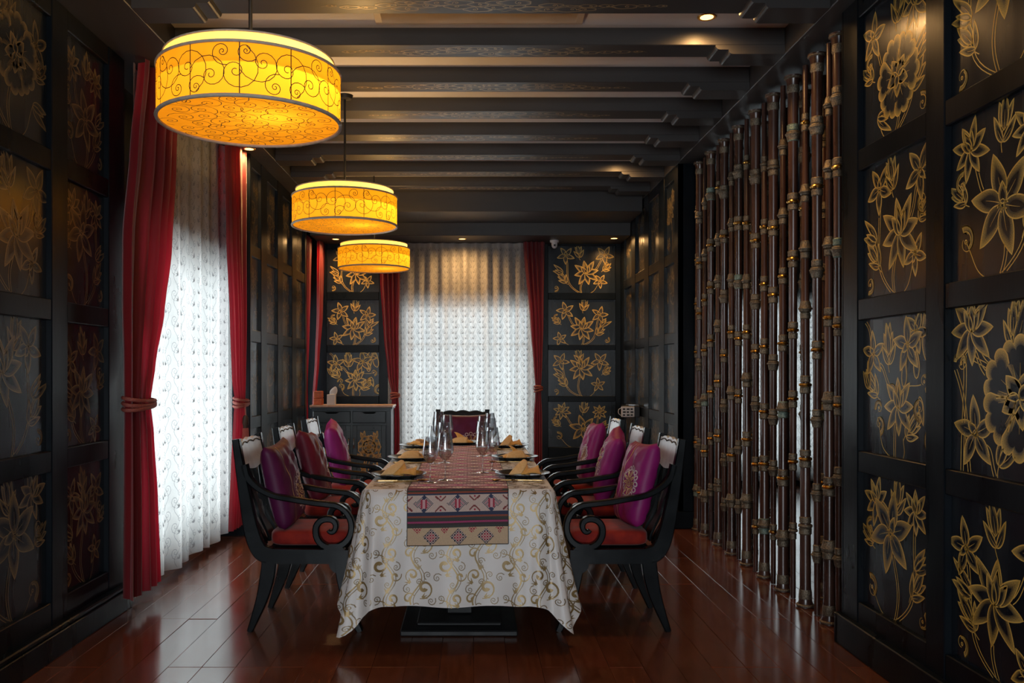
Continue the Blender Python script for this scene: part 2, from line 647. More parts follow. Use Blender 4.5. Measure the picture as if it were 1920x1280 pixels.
def catmull(pts, n=8):
    P = [np.array(p, float) for p in pts]
    P = [2 * P[0] - P[1]] + P + [2 * P[-1] - P[-2]]
    out = []
    for i in range(1, len(P) - 2):
        for k in range(n):
            t = k / n
            out.append(0.5 * ((2 * P[i]) + (-P[i - 1] + P[i + 1]) * t + (2 * P[i - 1] - 5 * P[i] + 4 * P[i + 1] - P[i + 2]) * t * t +
                              (-P[i - 1] + 3 * P[i] - 3 * P[i + 1] + P[i + 2]) * t ** 3))
    out.append(P[-2])
    return out


# ---------------------------------------------------------------- brush drawing: flat art made of ribbons and shaded petals
def rot2(p, a):
    c, s = math.cos(a), math.sin(a)
    return np.array([p[0] * c - p[1] * s, p[0] * s + p[1] * c])


class Art:
    def __init__(s):
        s.items = []

    def line(s, pts, w0, w1=None, a=1.0):
        s.items.append(('L', np.array(pts, float), w0, w0 if w1 is None else w1, a))

    def fill(s, pts, w=0.004, shade=0.75, inner=0.55, foot=None):
        """closed petal: outline plus a band of paint that thins towards the foot"""
        s.items.append(('P', np.array(pts, float), w, shade, inner, foot))

    def petal(s, c, ang, L, W, w=0.004, bend=0.0, shade=0.8, tip=1.1, vein=False, lobes=0):
        n = 14
        side = []
        for k in range(n + 1):
            t = k / n
            wd = W * 0.5 * (t ** 0.62) * ((1 - t) ** (0.62 if lobes else 0.8)) * 2.1
            if lobes:
                wd *= 1 + 0.10 * math.sin(t * PI * lobes * 2)
            side.append((t * L * (1 + (0.12 * (t ** 6) if not lobes else 0)), wd, t))
        pts = [np.array((x, y + bend * L * t * t)) for x, y, t in side] + [np.array((x, -y + bend * L * t * t)) for x, y, t in side[::-1][1:-1]]
        pts = [c + rot2(p, ang) for p in pts]
        s.fill(pts, w, shade, 0.5, np.array(c))
        if vein:
            s.line([c + rot2((L * t, bend * L * t * t), ang) for t in np.linspace(0.05, 0.55, 6)], w * .7, w * .2, 0.9)

    def lobed(s, c, ang, L, W, w, nl=3):
        """broad petal with a scalloped outer edge"""
        pts = [np.array((0.0, 0.0))]
        m = 9 * nl
        half = W / 2 / L
        pts.append(np.array((L * .45, L * half * 0.72)))
        for k in range(m + 1):
            t = k / m
            a = half * 1.35 * (1 - 2 * t)
            r = L * (0.86 + 0.14 * abs(math.sin(t * PI * nl)) ** 0.6 - 0.10 * abs(2 * t - 1) ** 2)
            pts.append(np.array((r * math.cos(a), r * math.sin(a))))
        pts.append(np.array((L * .45, -L * half * 0.72)))
        s.fill([c + rot2(p, ang) for p in pts], w, 0.95, 0.62, np.array(c))

    def lotus(s, c, r, ang, w, n=8):
        c = np.array(c, float)
        for k in range(n):
            a = ang + 2 * PI * k / n
            s.petal(c, a, r * (1.0 if k % 2 else 0.88), r * .52, w, 0.04)
        for k in (-1, 1, 0):
            s.petal(c - rot2((r * .05, 0), ang), ang + k * .55, r * (.62 if k else .72), r * .36, w)
        s.petal(c, ang + .25, r * .4, r * .2, w * .8)

    def star(s, c, r, ang, w, n=5):
        c = np.array(c, float)
        for k in range(n):
            a = ang + 2 * PI * k / n
            s.petal(c + rot2((r * .08, 0), a), a, r * .95, r * .62, w, 0.12, vein=True)
        s.petal(c, ang + .7, r * .42, r * .36, w, .2)
        s.line([c + rot2((r * .10 * math.cos(t), r * .10 * math.sin(t)), 0) for t in np.linspace(0, 2 * PI, 10)], w * .8)

    def peony(s, c, r, ang, w):
        c = np.array(c, float)
        for k in range(6):
            a = ang + 2 * PI * k / 6
            s.lobed(c + rot2((r * .12, 0), a), a, r * .92, r * .95, w, 3)
        for k in range(18):
            a = ang + 2 * PI * k / 18
            s.line([c + rot2((r * q, 0), a) for q in (.34, .58)], w * .6, w * .2, .9)
        for k in range(5):
            a = ang + .5 + 2 * PI * k / 5
            s.petal(c, a, r * .46, r * .42, w, .1)
        s.petal(c, ang + .3, r * .28, r * .26, w, .1)

    def sprig(s, c, ang, L, w, n=2):
        c = np.array(c, float)
        pts = [c + rot2((L * .45 * t, L * .05 * math.sin(t * PI)), ang) for t in np.linspace(0, 1, 8)]
        s.line(pts, w * .8)
        tip = pts[-1]
        for k in range(n):
            b = c + rot2((L * (.18 + .24 * k), 0), ang)
            for sg in (-1, 1):
                s.petal(b, ang + sg * (.85 - .2 * k), L * (.48 - .06 * k), L * .20, w, -sg * .25, vein=k == 0)
        s.petal(tip - rot2((L * .08, 0), ang), ang, L * .62, L * .26, w, .1, vein=True)

    def leafpair(s, c, ang, L, w):
        c = np.array(c, float)
        s.petal(c, ang - .5, L, L * .36, w, .35, vein=True)
        s.petal(c, ang + .6, L * .8, L * .36, w, -.3, vein=True)
        s.petal(c, ang + .05, L * .7, L * .22, w, .1)

    def curl(s, c, ang, r, sg, w, stem=0.0):
        """a stalk end rolled up like a cloud scroll"""
        c = np.array(c, float)
        pts = []
        for t in np.linspace(0, 1, 26):
            a = t * 3.6 * PI / 2
            rr = r * (1 - .72 * t)
            pts.append(c + rot2((rr * math.cos(sg * a + PI * .5 * -sg), rr * math.sin(sg * a + PI * .5 * -sg)), ang))
        out = [c + (p - c) * 1.0 for p in pts]
        inn = [c + (p - c) * (0.62 + .1 * i / 26) for i, p in enumerate(pts)]
        s.fill(out[:14] + inn[:14][::-1], w * .8, .75, .4, None)
        s.line(pts, w, w * .5)
        s.line([c + rot2((r * .12 * math.cos(q), r * .12 * math.sin(q)), 0) for q in np.linspace(0, 6.3, 8)], w)

    def stem(s, p0, p1, bend, w, double=True):
        p0, p1 = np.array(p0, float), np.array(p1, float)
        d = p1 - p0
        nn = np.array((-d[1], d[0]))
        pts = [p0 + d * t + nn * bend * math.sin(t * PI) + nn * bend * .3 * math.sin(2 * t * PI) for t in np.linspace(0, 1, 18)]
        if double:
            L = np.linalg.norm(d)
            of = nn / (L + 1e-9) * w * 1.7
            s.line([p + of for p in pts], w * .8)
            s.line([p - of for p in pts], w * .8)
        else:
            s.line(pts, w * .8)

    def finish(s, w=None, h=None, off=0.0006):
        """-> verts (u,v,off), faces, attribute; pieces painted later hide what lies under them"""
        V, Fc, A = [], [], []
        polys = []
        for it in s.items:
            polys.append(it[1] if it[0] == 'P' else None)
        boxes = [(p.min(0), p.max(0)) if p is not None else None for p in polys]

        def hidden(cx, cy, i):
            hid = np.zeros(len(cx), bool)
            for j in range(i + 1, len(s.items)):
                if polys[j] is None:
                    continue
                lo, hi = boxes[j]
                m = (~hid) & (cx > lo[0]) & (cx < hi[0]) & (cy > lo[1]) & (cy < hi[1])
                if not m.any():
                    continue
                idx = np.nonzero(m)[0]
                px, py = cx[idx], cy[idx]
                P = polys[j]
                Q = np.roll(P, -1, 0)
                ins = np.zeros(len(idx), bool)
                for (x0, y0), (x1, y1) in zip(P, Q):
                    if y0 == y1:
                        continue
                    cnd = ((y0 > py) != (y1 > py)) & (px < (x1 - x0) * (py - y0) / (y1 - y0) + x0)
                    ins ^= cnd
                hid[idx[ins]] = True
            if w is not None:
                hid |= (cx < 0) | (cx > w) | (cy < 0) | (cy > h)
            return hid

        def quads(q, at, of, i):
            q = np.array(q)
            cen = q.mean(1)
            hd = hidden(cen[:, 0], cen[:, 1], i)
            for k in range(len(q)):
                if hd[k]:
                    continue
                o = len(V)
                for c4 in range(4):
                    x, y = q[k][c4]
                    if w is not None:
                        x = min(max(x, 0), w)
                        y = min(max(y, 0), h)
                    V.append((x, y, of))
                    A.append(at[k][c4])
                Fc.append((o, o + 1, o + 2, o + 3))

        for i, it in enumerate(s.items):
            if it[0] == 'P':
                P = it[1]
                n = len(P)
                wl, shade, inner, foot = it[2:]
                cen = P.mean(0) if foot is None else P.mean(0) * .65 + foot * .35
                I = cen + (P - cen) * inner
                ft = cen if foot is None else foot
                d = np.linalg.norm(P - ft, axis=1)
                sh = shade * (.15 + .85 * d / (d.max() + 1e-9)) if foot is not None else np.full(n, shade)
                q, at = [], []
                for k in range(n):
                    k2 = (k + 1) % n
                    q.append([P[k], P[k2], I[k2], I[k]])
                    at.append([sh[k], sh[k2], 0, 0])
                quads(q, at, off * .5, i)
                L = np.vstack([P, P[:1]])
                w0 = w1 = wl
                a = 1.0
            else:
                L, w0, w1, a = it[1:]
            n = len(L)
            T = np.gradient(L, axis=0)
            T /= (np.linalg.norm(T, axis=1)[:, None] + 1e-12)
            N = np.stack([-T[:, 1], T[:, 0]], 1)
            ww = np.linspace(w0, w1, n)[:, None] / 2
            a0, b0 = L + N * ww, L - N * ww
            quads([[a0[k], a0[k + 1], b0[k + 1], b0[k]] for k in range(n - 1)], [[a] * 4] * (n - 1), off, i)
        return V, Fc, A

    def mb(s, w=None, h=None, off=0.0006, fn=None):
        V, Fc, A = s.finish(w, h, off)
        b = MB()
        b.v = [tuple(map(float, (fn(*p) if fn else p))) for p in V]
        b.f = Fc
        b.a = [float(x) for x in A]
        return b


def spiral_pts(c, r, turns, a0, sg, n=None, r_end=0.12):
    n = n or int(10 * turns + 4)
    c = np.array(c, float)
    return [c + np.array((math.cos(a0 + sg * t * turns * 2 * PI), math.sin(a0 + sg * t * turns * 2 * PI))) * r * (r_end ** t) for t in np.linspace(0, 1, n)]


def art_bouquet(w, h, rnd, k):
    """a spray of flowers inside a w x h panel"""
    A = Art()
    lw = 0.0048 * (h / .62) ** .5
    S = min(w, h * .95) * 1.12
    mir = rnd.random() < .5
    def X(u):
        return w * ((1 - u) if mir else u)
    sgn = -1 if mir else 1
    main = (X(rnd.uniform(.4, .62)), h * rnd.uniform(.36, .62))
    s1 = (X(rnd.uniform(.16, .28)), h * rnd.uniform(.66, .82))
    s2 = (X(rnd.uniform(.72, .85)), h * rnd.uniform(.72, .86))
    s3 = (X(rnd.uniform(.74, .86)), h * rnd.uniform(.12, .28))
    b0 = (X(.5), -0.01)
    A.stem(b0, main, .1 * sgn, lw)
    A.stem(b0, s1, .16 * sgn, lw)
    A.stem(main, s2, -.14 * sgn, lw)
    A.stem((X(.6), -.01), s3, -.1 * sgn, lw, False)
    A.sprig((X(.30), h * .18), PI / 2 + .7 * sgn, S * .30, lw)
    A.sprig((X(.48), h * .70), PI / 2 + .15 * sgn, S * .32, lw)
    A.sprig((X(.80), h * .45), PI / 2 - .9 * sgn, S * .24, lw)
    A.leafpair((X(.22), h * .42), PI / 2 + 1.0 * sgn, S * .22, lw)
    A.curl((X(.12), h * .10), rnd.uniform(-.5, .5), S * .075, sgn, lw)
    A.curl((X(.88), h * .60), rnd.uniform(-.5, .5) + PI, S * .08, -sgn, lw)
    if k % 3 == 0:
        A.lotus(s1, S * .17, PI / 2 + rnd.uniform(-.4, .4), lw)
        A.star(s2, S * .15, rnd.uniform(0, 6), lw)
        A.leafpair(s3, -.4, S * .2, lw)
        A.peony(main, S * .27, rnd.uniform(0, 6), lw)
    elif k % 3 == 1:
        A.star(s1, S * .16, rnd.uniform(0, 6), lw)
        A.star(s2, S * .17, rnd.uniform(0, 6), lw)
        A.star(s3, S * .13, rnd.uniform(0, 6), lw)
        A.lotus(main, S * .25, PI / 2 + rnd.uniform(-.3, .3), lw)
    else:
        A.lotus(s1, S * .15, PI / 2, lw)
        A.lotus(s2, S * .17, PI / 2 - .5 * sgn, lw)
        A.curl(s3, .4, S * .1, sgn, lw)
        A.star(main, S * .26, rnd.uniform(0, 6), lw, 6)
    return A


def art_panel_a(w, h):
    A = Art()
    lw = .0048
    A.stem((w * .50, 0), (w * .52, h * .36), .02, lw)
    A.stem((w * .42, 0), (w * .24, h * .27), .14, lw, False)
    A.stem((w * .62, 0), (w * .62, h * .14), -.1, lw, False)
    A.stem((w * .20, h * .66), (w * .42, h * .50), .16, lw)
    A.stem((w * .05, h * .98), (w * .16, h * .76), .1, lw)
    A.stem((w * .52, h * .40), (w * .68, h * .72), -.12, lw, False)
    A.stem((w * .60, h * .42), (w * .86, h * .52), .15, lw, False)
    A.stem((w * .80, h * .98), (w * .74, h * .84), .05, lw)
    A.sprig((w * .42, h * .60), PI / 2 + .06, w * .34, lw, 3)
    A.sprig((w * .28, h * .40), PI * .78, w * .30, lw, 3)
    A.leafpair((w * .10, h * .48), PI * .6, w * .18, lw)
    A.sprig((w * .62, h * .12), PI * .22, w * .30, lw, 3)
    A.petal(np.array((w * .62, h * .50)), PI * .42, w * .20, w * .09, lw, .2)
    A.petal(np.array((w * .97, h * .66)), PI * .62, w * .32, w * .14, lw, -.2)
    A.petal(np.array((w * .84, h * .44)), -PI * .42, w * .18, w * .08, lw)
    A.petal(np.array((w * .80, h * .56)), PI * .5, w * .18, w * .10, lw)
    A.curl((w * .90, h * .54), .3, w * .075, 1, lw)
    A.curl((w * .27, h * .22), 0.2, w * .085, 1, lw)
    A.curl((w * .26, h * .34), 1.8, w * .07, -1, lw)
    A.curl((w * .84, h * .36), PI, w * .095, -1, lw)
    A.curl((w * 1.0, h * .13), PI, w * .12, 1, lw)
    A.curl((w * .45, h * .46), 1.2, w * .08, 1, lw)
    A.star((w * .17, h * .74), w * .155, PI * .5, lw)
    A.star((w * .80, h * .88), w * .14, PI * .35, lw, 5)
    A.star((w * .68, h * .79), w * .18, PI * .9, lw)
    A.lotus((w * .55, h * .36), w * .21, PI * .5, lw)
    return A


def art_panel_b(w, h):
    A = Art()
    lw = .0052
    A.stem((w * .10, h), (w * .12, h * .0), .04, lw)
    A.stem((w * .05, h * .62), (w * .20, h * .0), .06, lw)
    A.stem((w * .17, h * .82), (w * .42, h * .62), -.16, lw)
    A.stem((w * .30, h * .80), (w * .52, h * .60), -.10, lw)
    A.stem((w * .10, h * .66), (w * .36, h * .60), .4, lw)
    A.stem((w * .30, h * .18), (w * .46, h * .0), .2, lw)
    A.stem((w * .72, h * .28), (w * 1.0, h * .12), .05, lw)
    A.stem((w * .48, h * .0), (w * .50, h * .10), .05, lw, False)
    A.sprig((w * .60, h * .70), PI * .45, w * .30, lw, 3)
    A.petal(np.array((w * .62, h * .72)), PI * .30, w * .34, w * .12, lw, .3, vein=True)
    A.leafpair((w * .96, h * .66), PI * .5, w * .26, lw)
    A.leafpair((w * .49, h * .07), PI * .28, w * .26, lw)
    A.leafpair((w * .95, h * .02), PI * .60, w * .30, lw)
    A.curl((w * .11, h * .66), 1.4, w * .085, -1, lw)
    A.curl((w * .95, h * .20), 2.4, w * .09, 1, lw)
    A.lotus((w * .22, h * .86), w * .22, PI * .5, lw, 8)
    A.star((w * .26, h * .24), w * .20, PI * .5, lw, 5)
    A.peony((w * .68, h * .46), w * .34, .5, lw)
    return A


def scroll_field(w, h, rnd, cell=0.24, lw=0.006):
    """flowing damask scrolls: S stems with fat comma spirals and fine tendrils -> (fat, thin) Art"""
    fat, thin = Art(), Art()
    sx = cell * .72
    for i in range(-1, int(w / sx) + 2):
        for j in range(-1, int(h / cell) + 2):
            sg = 1 if i % 2 else -1
            x = (i + .5) * sx + rnd.uniform(-.008, .008)
            y = (j + .5 + (.5 if i % 2 else 0)) * cell
            c = np.array((x, y))
            C = cell
            fat.line(spiral_pts(c + (sg * C * .14, C * .02), C * .26, 1.25, -PI * .62 if sg > 0 else PI * 1.62 - PI, sg, 22, .16), lw * .5, lw * 2.6)
            fat.line(spiral_pts(c + (-sg * C * .12, C * .30), C * .18, 1.2, PI * 1.2, -sg, 18, .18), lw * .5, lw * 2.0)
            fat.line(spiral_pts(c + (-sg * C * .22, -C * .22), C * .15, 1.1, PI * .1, sg, 16, .2), lw * .5, lw * 1.8)
            st = [c + np.array((-sg * C * .13 * math.sin(t * 2 * PI) - sg * .01, C * 1.05 * (t - .52))) for t in np.linspace(0, 1, 18)]
            fat.line(st, lw * 1.1, lw * .5)
            thin.line([p + np.array((lw * 1.8, 0)) for p in st], lw * .5)
            for dx, dy, r_, a0, s_ in ((-.24, -.02, .12, .5, 1), (.22, .30, .11, 1.4, -1), (-.05, -.40, .10, 0, 1), (.30, -.26, .12, 2.2, -1), (.02, .14, .09, 4, 1)):
                thin.line(spiral_pts(c + (sg * C * dx, C * dy), C * r_, 1.7, PI * a0, sg * s_, 18, .14), lw * .6, lw * .35)
            for dx, dy, an in ((.10, -.20, .5), (-.18, .12, 2.4), (.0, .42, 1.5)):
                cc = c + np.array((sg * C * dx, C * dy))
                for q in (-.6, 0, .6):
                    fat.line([cc + rot2((t * C * .13, 0), an + q) for t in (0, .45, 1)], lw * 1.5, lw * .1)
    return fat, thin


def lace_field(w, h, rnd, cell=0.17, lw=0.0045):
    A = Art()
    nx, ny = int(w / (cell * .62)) + 1, int(h / cell) + 1
    for i in range(nx):
        for j in range(ny):
            x = (i + .5) * cell * .62
            y = (j + .5 + (.5 if i % 2 else 0)) * cell
            sg = 1 if i % 2 else -1
            c = np.array((x, y))
            A.line([c + np.array((sg * cell * .16 * math.sin(t * PI * 2), cell * (t - .5))) for t in np.linspace(0, 1, 9)], lw)
            A.line(spiral_pts(c + (sg * cell * .10, cell * .05), cell * .26, 1.5, -PI / 2, sg, 15, .15), lw * 1.1, lw * .8)
            A.line(spiral_pts(c + (-sg * cell * .18, cell * .34), cell * .16, 1.3, PI / 2, -sg, 11, .2), lw, lw * .8)
            for k in range(4):
                an = rnd.uniform(0, .4) + .65 * k + (0 if sg > 0 else 1.2)
                b = c + np.array((-sg * cell * .15, -cell * .18))
                A.line([b + rot2((t * cell * .21, 0), an) for t in (0, .5, 1)], lw * 3.2, lw * .2)
    return A
# ================================================================ THE ROOM
XV, YV, ZV = Vector((1, 0, 0)), Vector((0, 1, 0)), Vector((0, 0, 1))


def frame_m(o, U, V, N):
    m = Matrix.Identity(4)
    for i in range(3):
        m[i][0], m[i][1], m[i][2], m[i][3] = U[i], V[i], N[i], o[i]
    return m


BANDS = [(0.25, 0.87), (0.97, 1.59), (1.69, 2.30), (2.40, 3.03)]
GOLD_CACHE = {}


def gold_mesh(w, h, k, gm='gold'):
    key = (round(w, 2), round(h, 2), k, gm)
    if key not in GOLD_CACHE:
        if k == 'A':
            a = art_panel_a(w, h)
        elif k == 'B':
            a = art_panel_b(w, h)
        else:
            rnd = random.Random(k * 31 + 5)
            a = art_bouquet(w, h, rnd, k)
        GOLD_CACHE[key] = a.mb(w, h).mesh('gold_flowers', M[gm], fix=False)
    return GOLD_CACHE[key]


def panelling(wall, origin, U, N, u1, cols, arts, ztop=3.13, rec=0.028, bands=BANDS, zbase=0.12, gm='gold', gloss=False):
    """a run of framed panels on a wall; origin = where the stile face meets the floor at u = 0"""
    m = frame_m(origin, U, ZV, N)
    mf, mp = (M['lacquer_gloss'], M['panel_gloss']) if gloss else (M['lacquer'], M['panel'])
    edges = [0.0] + [x for c in cols for x in c] + [u1]
    for i in range(0, len(edges), 2):
        if edges[i + 1] - edges[i] > .005:
            MB().box(edges[i], edges[i + 1], zbase, ztop, -0.05, 0, .004).build('stile', mf, wall, matrix=m)
    zs = [zbase] + [z for b in bands for z in b] + [ztop]
    n = 0
    for (a, b) in cols:
        for i in range(0, len(zs), 2):
            MB().box(a + .0005, b - .0005, zs[i], zs[i + 1], -0.05, -0.003, .004).build('rail', mf, wall, matrix=m)
        for j, (z0, z1) in enumerate(bands):
            mm = m @ Matrix.Translation((a, z0, -rec))
            p = MB().box(0.0005, b - a - .0005, .0005, z1 - z0 - .0005, -.015, 0).build('panel', mp, wall, matrix=mm)
            k = arts[n % len(arts)]
            n += 1
            if k is not None:
                link('gold_flowers', gold_mesh(b - a, z1 - z0, k, gm), p)


def struct(name, mb, m, parent=None, **kw):
    o = mb.build(name, m, parent, **kw)
    if parent is None:
        o['kind'] = 'structure'
    return o


# ---- floor: boards one by one where the picture shows them
fl = MB()
fl.box(-2.6, 5.4, -3.0, 0.9, -0.02, 0.0)
fl.box(2.17, 5.4, 0.9, 10.7, -0.02, 0.0)
floor = struct('floor', fl, M['floor'])
MB().box(-2.6, 5.4, -3.0, 10.7, -0.08, -0.020).build('subfloor', M['black'], floor)
PW, PL = 0.155, 1.53
pme = MB().box(-PW / 2 + .0007, PW / 2 - .0007, -PL / 2 + .0007, PL / 2 - .0007, -0.012, 0, .0009).mesh('plank', M['floor'])
for i in range(28):
    sh = [0, 0, 0, .5, .5, 0, 0, 0, 0, .5][i % 10] * PL
    for j in range(7):
        yc = 0.88 + PL * (j + .5) - sh
        if i * PW - 2.17 + PW / 2 > 2.2 or yc + PL / 2 > 11.9:
            continue
        if yc - PL / 2 < 0.3:
            continue
        o = link('plank', pme, floor)
        o.location = (-2.17 + PW * (i + .5), yc, random.uniform(-.0012, 0))
        o.rotation_euler = (random.uniform(-.0012, .0012), random.uniform(-.004, .004), 0)

# ---- near left wall, far left wall, window bays
wl = struct('wall_left', MB().box(-2.45, -2.05, -3.0, 4.95, 0, 3.28), M['lacquer'])
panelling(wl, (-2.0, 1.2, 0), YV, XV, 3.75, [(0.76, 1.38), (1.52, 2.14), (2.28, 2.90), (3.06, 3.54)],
          [3, 4, 5, 6, 7, 8, 9, 10, 11, 1, 4, 0, 13, 7, 2, 5], gm='gold_shaded')
bb = MB()
bb.box(-2.05, -1.955, 1.2, 4.95, 0, 0.115, .004)
bb.box(-2.02, -1.965, 1.2, 4.95, 0.115, 0.14, .006)
struct('baseboard_left', bb, M['lacquer'])

WIN_Z0, WIN_Z1 = 0.22, 2.16


def window_wall(name, x0, x1, y0, y1, o0, o1, axis):
    """wall piece with an opening o0..o1 along the given axis"""
    b = MB()
    if axis == 'y':
        b.box(x0, x1, y0, o0, 0, 3.28)
        b.box(x0, x1, o1, y1, 0, 3.28)
        b.box(x0, x1, o0, o1, 0, WIN_Z0)
        b.box(x0, x1, o0, o1, WIN_Z1, 3.28)
    else:
        b.box(x0, o0, y0, y1, 0, 3.28)
        b.box(o1, x1, y0, y1, 0, 3.28)
        b.box(o0, o1, y0, y1, 0, WIN_Z0)
        b.box(o0, o1, y0, y1, WIN_Z1, 3.28)
    return struct(name, b, M['lacquer'])


def window(name, a0, a1, pos, axis, nm):
    """frame, mullions, a transom and panes, standing in the opening"""
    def bx(b, p, q, r0, r1, d0, d1):
        if axis == 'y':
            b.box(pos + d0, pos + d1, p, q, r0, r1, .003)
        else:
            b.box(p, q, pos + d0, pos + d1, r0, r1, .003)
        return b
    fr = MB()
    t = .05
    bx(fr, a0, a0 + t, WIN_Z0, WIN_Z1, -.03, .03)
    bx(fr, a1 - t, a1, WIN_Z0, WIN_Z1, -.03, .03)
    bx(fr, a0 + t, a1 - t, WIN_Z0, WIN_Z0 + t, -.03, .03)
    bx(fr, a0 + t, a1 - t, WIN_Z1 - t, WIN_Z1, -.03, .03)
    w = struct(name, fr, M['white'])
    step = (a1 - a0 - 2 * t) / nm
    for i in range(1, nm):
        c = a0 + t + step * i
        bx(MB(), c - .02, c + .02, WIN_Z0 + t, WIN_Z1 - t, -.025, .025).build('mullion', M['white'], w)
    for i in range(nm):
        p0 = a0 + t + step * i + (.02 if i else 0)
        p1 = a0 + t + step * (i + 1) - (.02 if i < nm - 1 else 0)
        bx(MB(), p0, p1, 1.64, 1.68, -.02, .02).build('transom', M['white'], w)
        bx(MB(), p0, p1, WIN_Z0 + t, 1.64, -.004, .004).build('pane', M['pane'], w)
        bx(MB(), p0, p1, 1.68, WIN_Z1 - t, -.004, .004).build('pane', M['pane'], w)
    return w


window_wall('wall_left', -2.45, -2.2, 4.95, 7.08, 5.02, 7.02, 'y')
window('window_1', 5.02, 7.02, -2.32, 'y', 3)
wl2 = struct('wall_left', MB().box(-2.45, -1.88, 7.08, 9.47, 0, 3.28), M['lacquer'])
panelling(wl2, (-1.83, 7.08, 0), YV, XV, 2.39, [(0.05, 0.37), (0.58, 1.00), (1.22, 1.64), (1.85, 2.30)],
          [12, 4, 13, 3, 1, 6, 10, 9, 2, 7, 5, 8], gm='gold_shaded', gloss=True)
bb = MB()
bb.box(-1.88, -1.79, 7.08, 9.47, 0, 0.14, .004)
struct('baseboard_left', bb, M['lacquer'])
window_wall('wall_left', -2.45, -2.2, 9.47, 10.3, 9.55, 10.2, 'y')
window('window_2', 9.55, 10.2, -2.32, 'y', 1)

# ---- right side: near wall, far wall, the room beyond the poles
wr = struct('wall_right', MB().box(1.88, 2.14, -3.0, 4.28, 0, 3.28), M['lacquer'])
panelling(wr, (1.83, 4.28, 0), -YV, -XV, 3.1, [(0.16, 0.78), (0.92, 1.54), (1.68, 2.30), (2.44, 3.0)],
          [2, 'A', 4, 9, 7, 'B', 5, 11, 1, 8, 3, 6], ztop=3.13)
bb = MB()
bb.box(1.80, 1.88, 1.2, 4.30, 0, 0.15, .005)
bb.box(1.80, 2.16, 4.28, 4.32, 0, 0.15, .005)
struct('baseboard_right', bb, M['lacquer'])
MB().box(1.83, 2.14, 4.28, 4.30, .15, 3.13, .004).build('stile', M['lacquer'], wr)
wr2 = struct('wall_right', MB().box(1.804, 2.06, 7.44, 10.3, 0, 3.28), M['lacquer'])
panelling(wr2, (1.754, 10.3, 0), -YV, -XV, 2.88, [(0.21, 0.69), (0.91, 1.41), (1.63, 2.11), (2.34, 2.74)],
          [3, 6, 12, 1, 7, 10, 4, 9, 13, 5, 2, 8], gm='gold_shaded', gloss=True)
MB().box(1.754, 2.06, 7.42, 7.44, .0, 3.13, .004).build('stile', M['lacquer'], wr2)
bb = MB()
bb.box(1.715, 1.80, 7.40, 10.3, 0, 0.147, .005)
bb.box(1.715, 2.07, 7.385, 7.42, 0, 0.147, .005)
struct('baseboard_right', bb, M['lacquer'])

# ---- far wall with its window; it runs on behind the next room
wf = window_wall('wall_far', -2.45, 1.80, 10.35, 10.6, -0.86, 0.70, 'x')
FB = [(0.25, 0.45), (1.05, 1.57), (1.66, 2.195), (2.29, 2.80)]
panelling(wf, (-2.2, 10.3, 0), XV, -YV, 1.28, [(0.45, 1.07)], [None, 'A', 10, 4], bands=FB)
panelling(wf, (0.75, 10.3, 0), XV, -YV, 1.005, [(0.14, 0.94)], [5, 13, 10, 4], bands=[(0.44, 0.98), (1.05, 1.60), (1.66, 2.20), (2.28, 2.84)])
window('window_3', -0.86, 0.70, 10.47, 'x', 3)
wf2 = window_wall('wall_far', 1.80, 5.4, 10.35, 10.6, 2.95, 4.15, 'x')
window('window_4', 2.95, 4.15, 10.47, 'x', 2)
rw = struct('wall_right', MB().box(5.2, 5.4, 2.4, 10.35, 0, 3.28).box(2.14, 5.2, 2.4, 2.6, 0, 3.28), M['teal'])
tw = MB()
tw.box(2.06, 2.95, 10.30, 10.35, 0, 3.28)
tw.box(4.15, 5.2, 10.30, 10.35, 0, 3.28)
tw.box(2.95, 4.15, 10.30, 10.35, WIN_Z1, 3.28)
tw.box(2.06, 2.08, 7.44, 10.30, 0, 3.28)
struct('wall_right', tw, M['teal'])
# wall behind the viewer, with an opening added for the fill light on the table end
b = MB()
b.box(-2.45, -1.7, -2.8, -2.6, 0, 3.28)
b.box(1.1, 2.14, -2.8, -2.6, 0, 3.28)
b.box(-1.7, 1.1, -2.8, -2.6, 0, 0.6)
b.box(-1.7, 1.1, -2.8, -2.6, 2.4, 3.28)
struct('wall_behind', b, M['lacquer'])

# ---- ceiling
ce = struct('ceiling', MB().box(-1.68, 1.75, -2.8, 9.0, 3.277, 3.33), M['ceiling'])
hd = MB()
hd.box(-2.45, -1.68, -2.8, 10.6, 3.13, 3.33, .004)
struct('trim_1', hd, M['beam'])
hd = MB()
hd.box(1.75, 2.17, -2.8, 10.6, 3.13, 3.33, .004)
struct('trim_2', hd, M['beam'])
struct('ceiling', MB().box(2.17, 5.4, 2.4, 10.6, 3.28, 3.33), M['teal'])
struct('trim_3', MB().box(-1.68, 1.75, 8.95, 9.65, 3.0, 3.33, .004), M['beam'])
struct('trim_4', MB().box(-1.83, 1.754, 9.65, 10.3, 2.86, 3.33, .004), M['beam'])


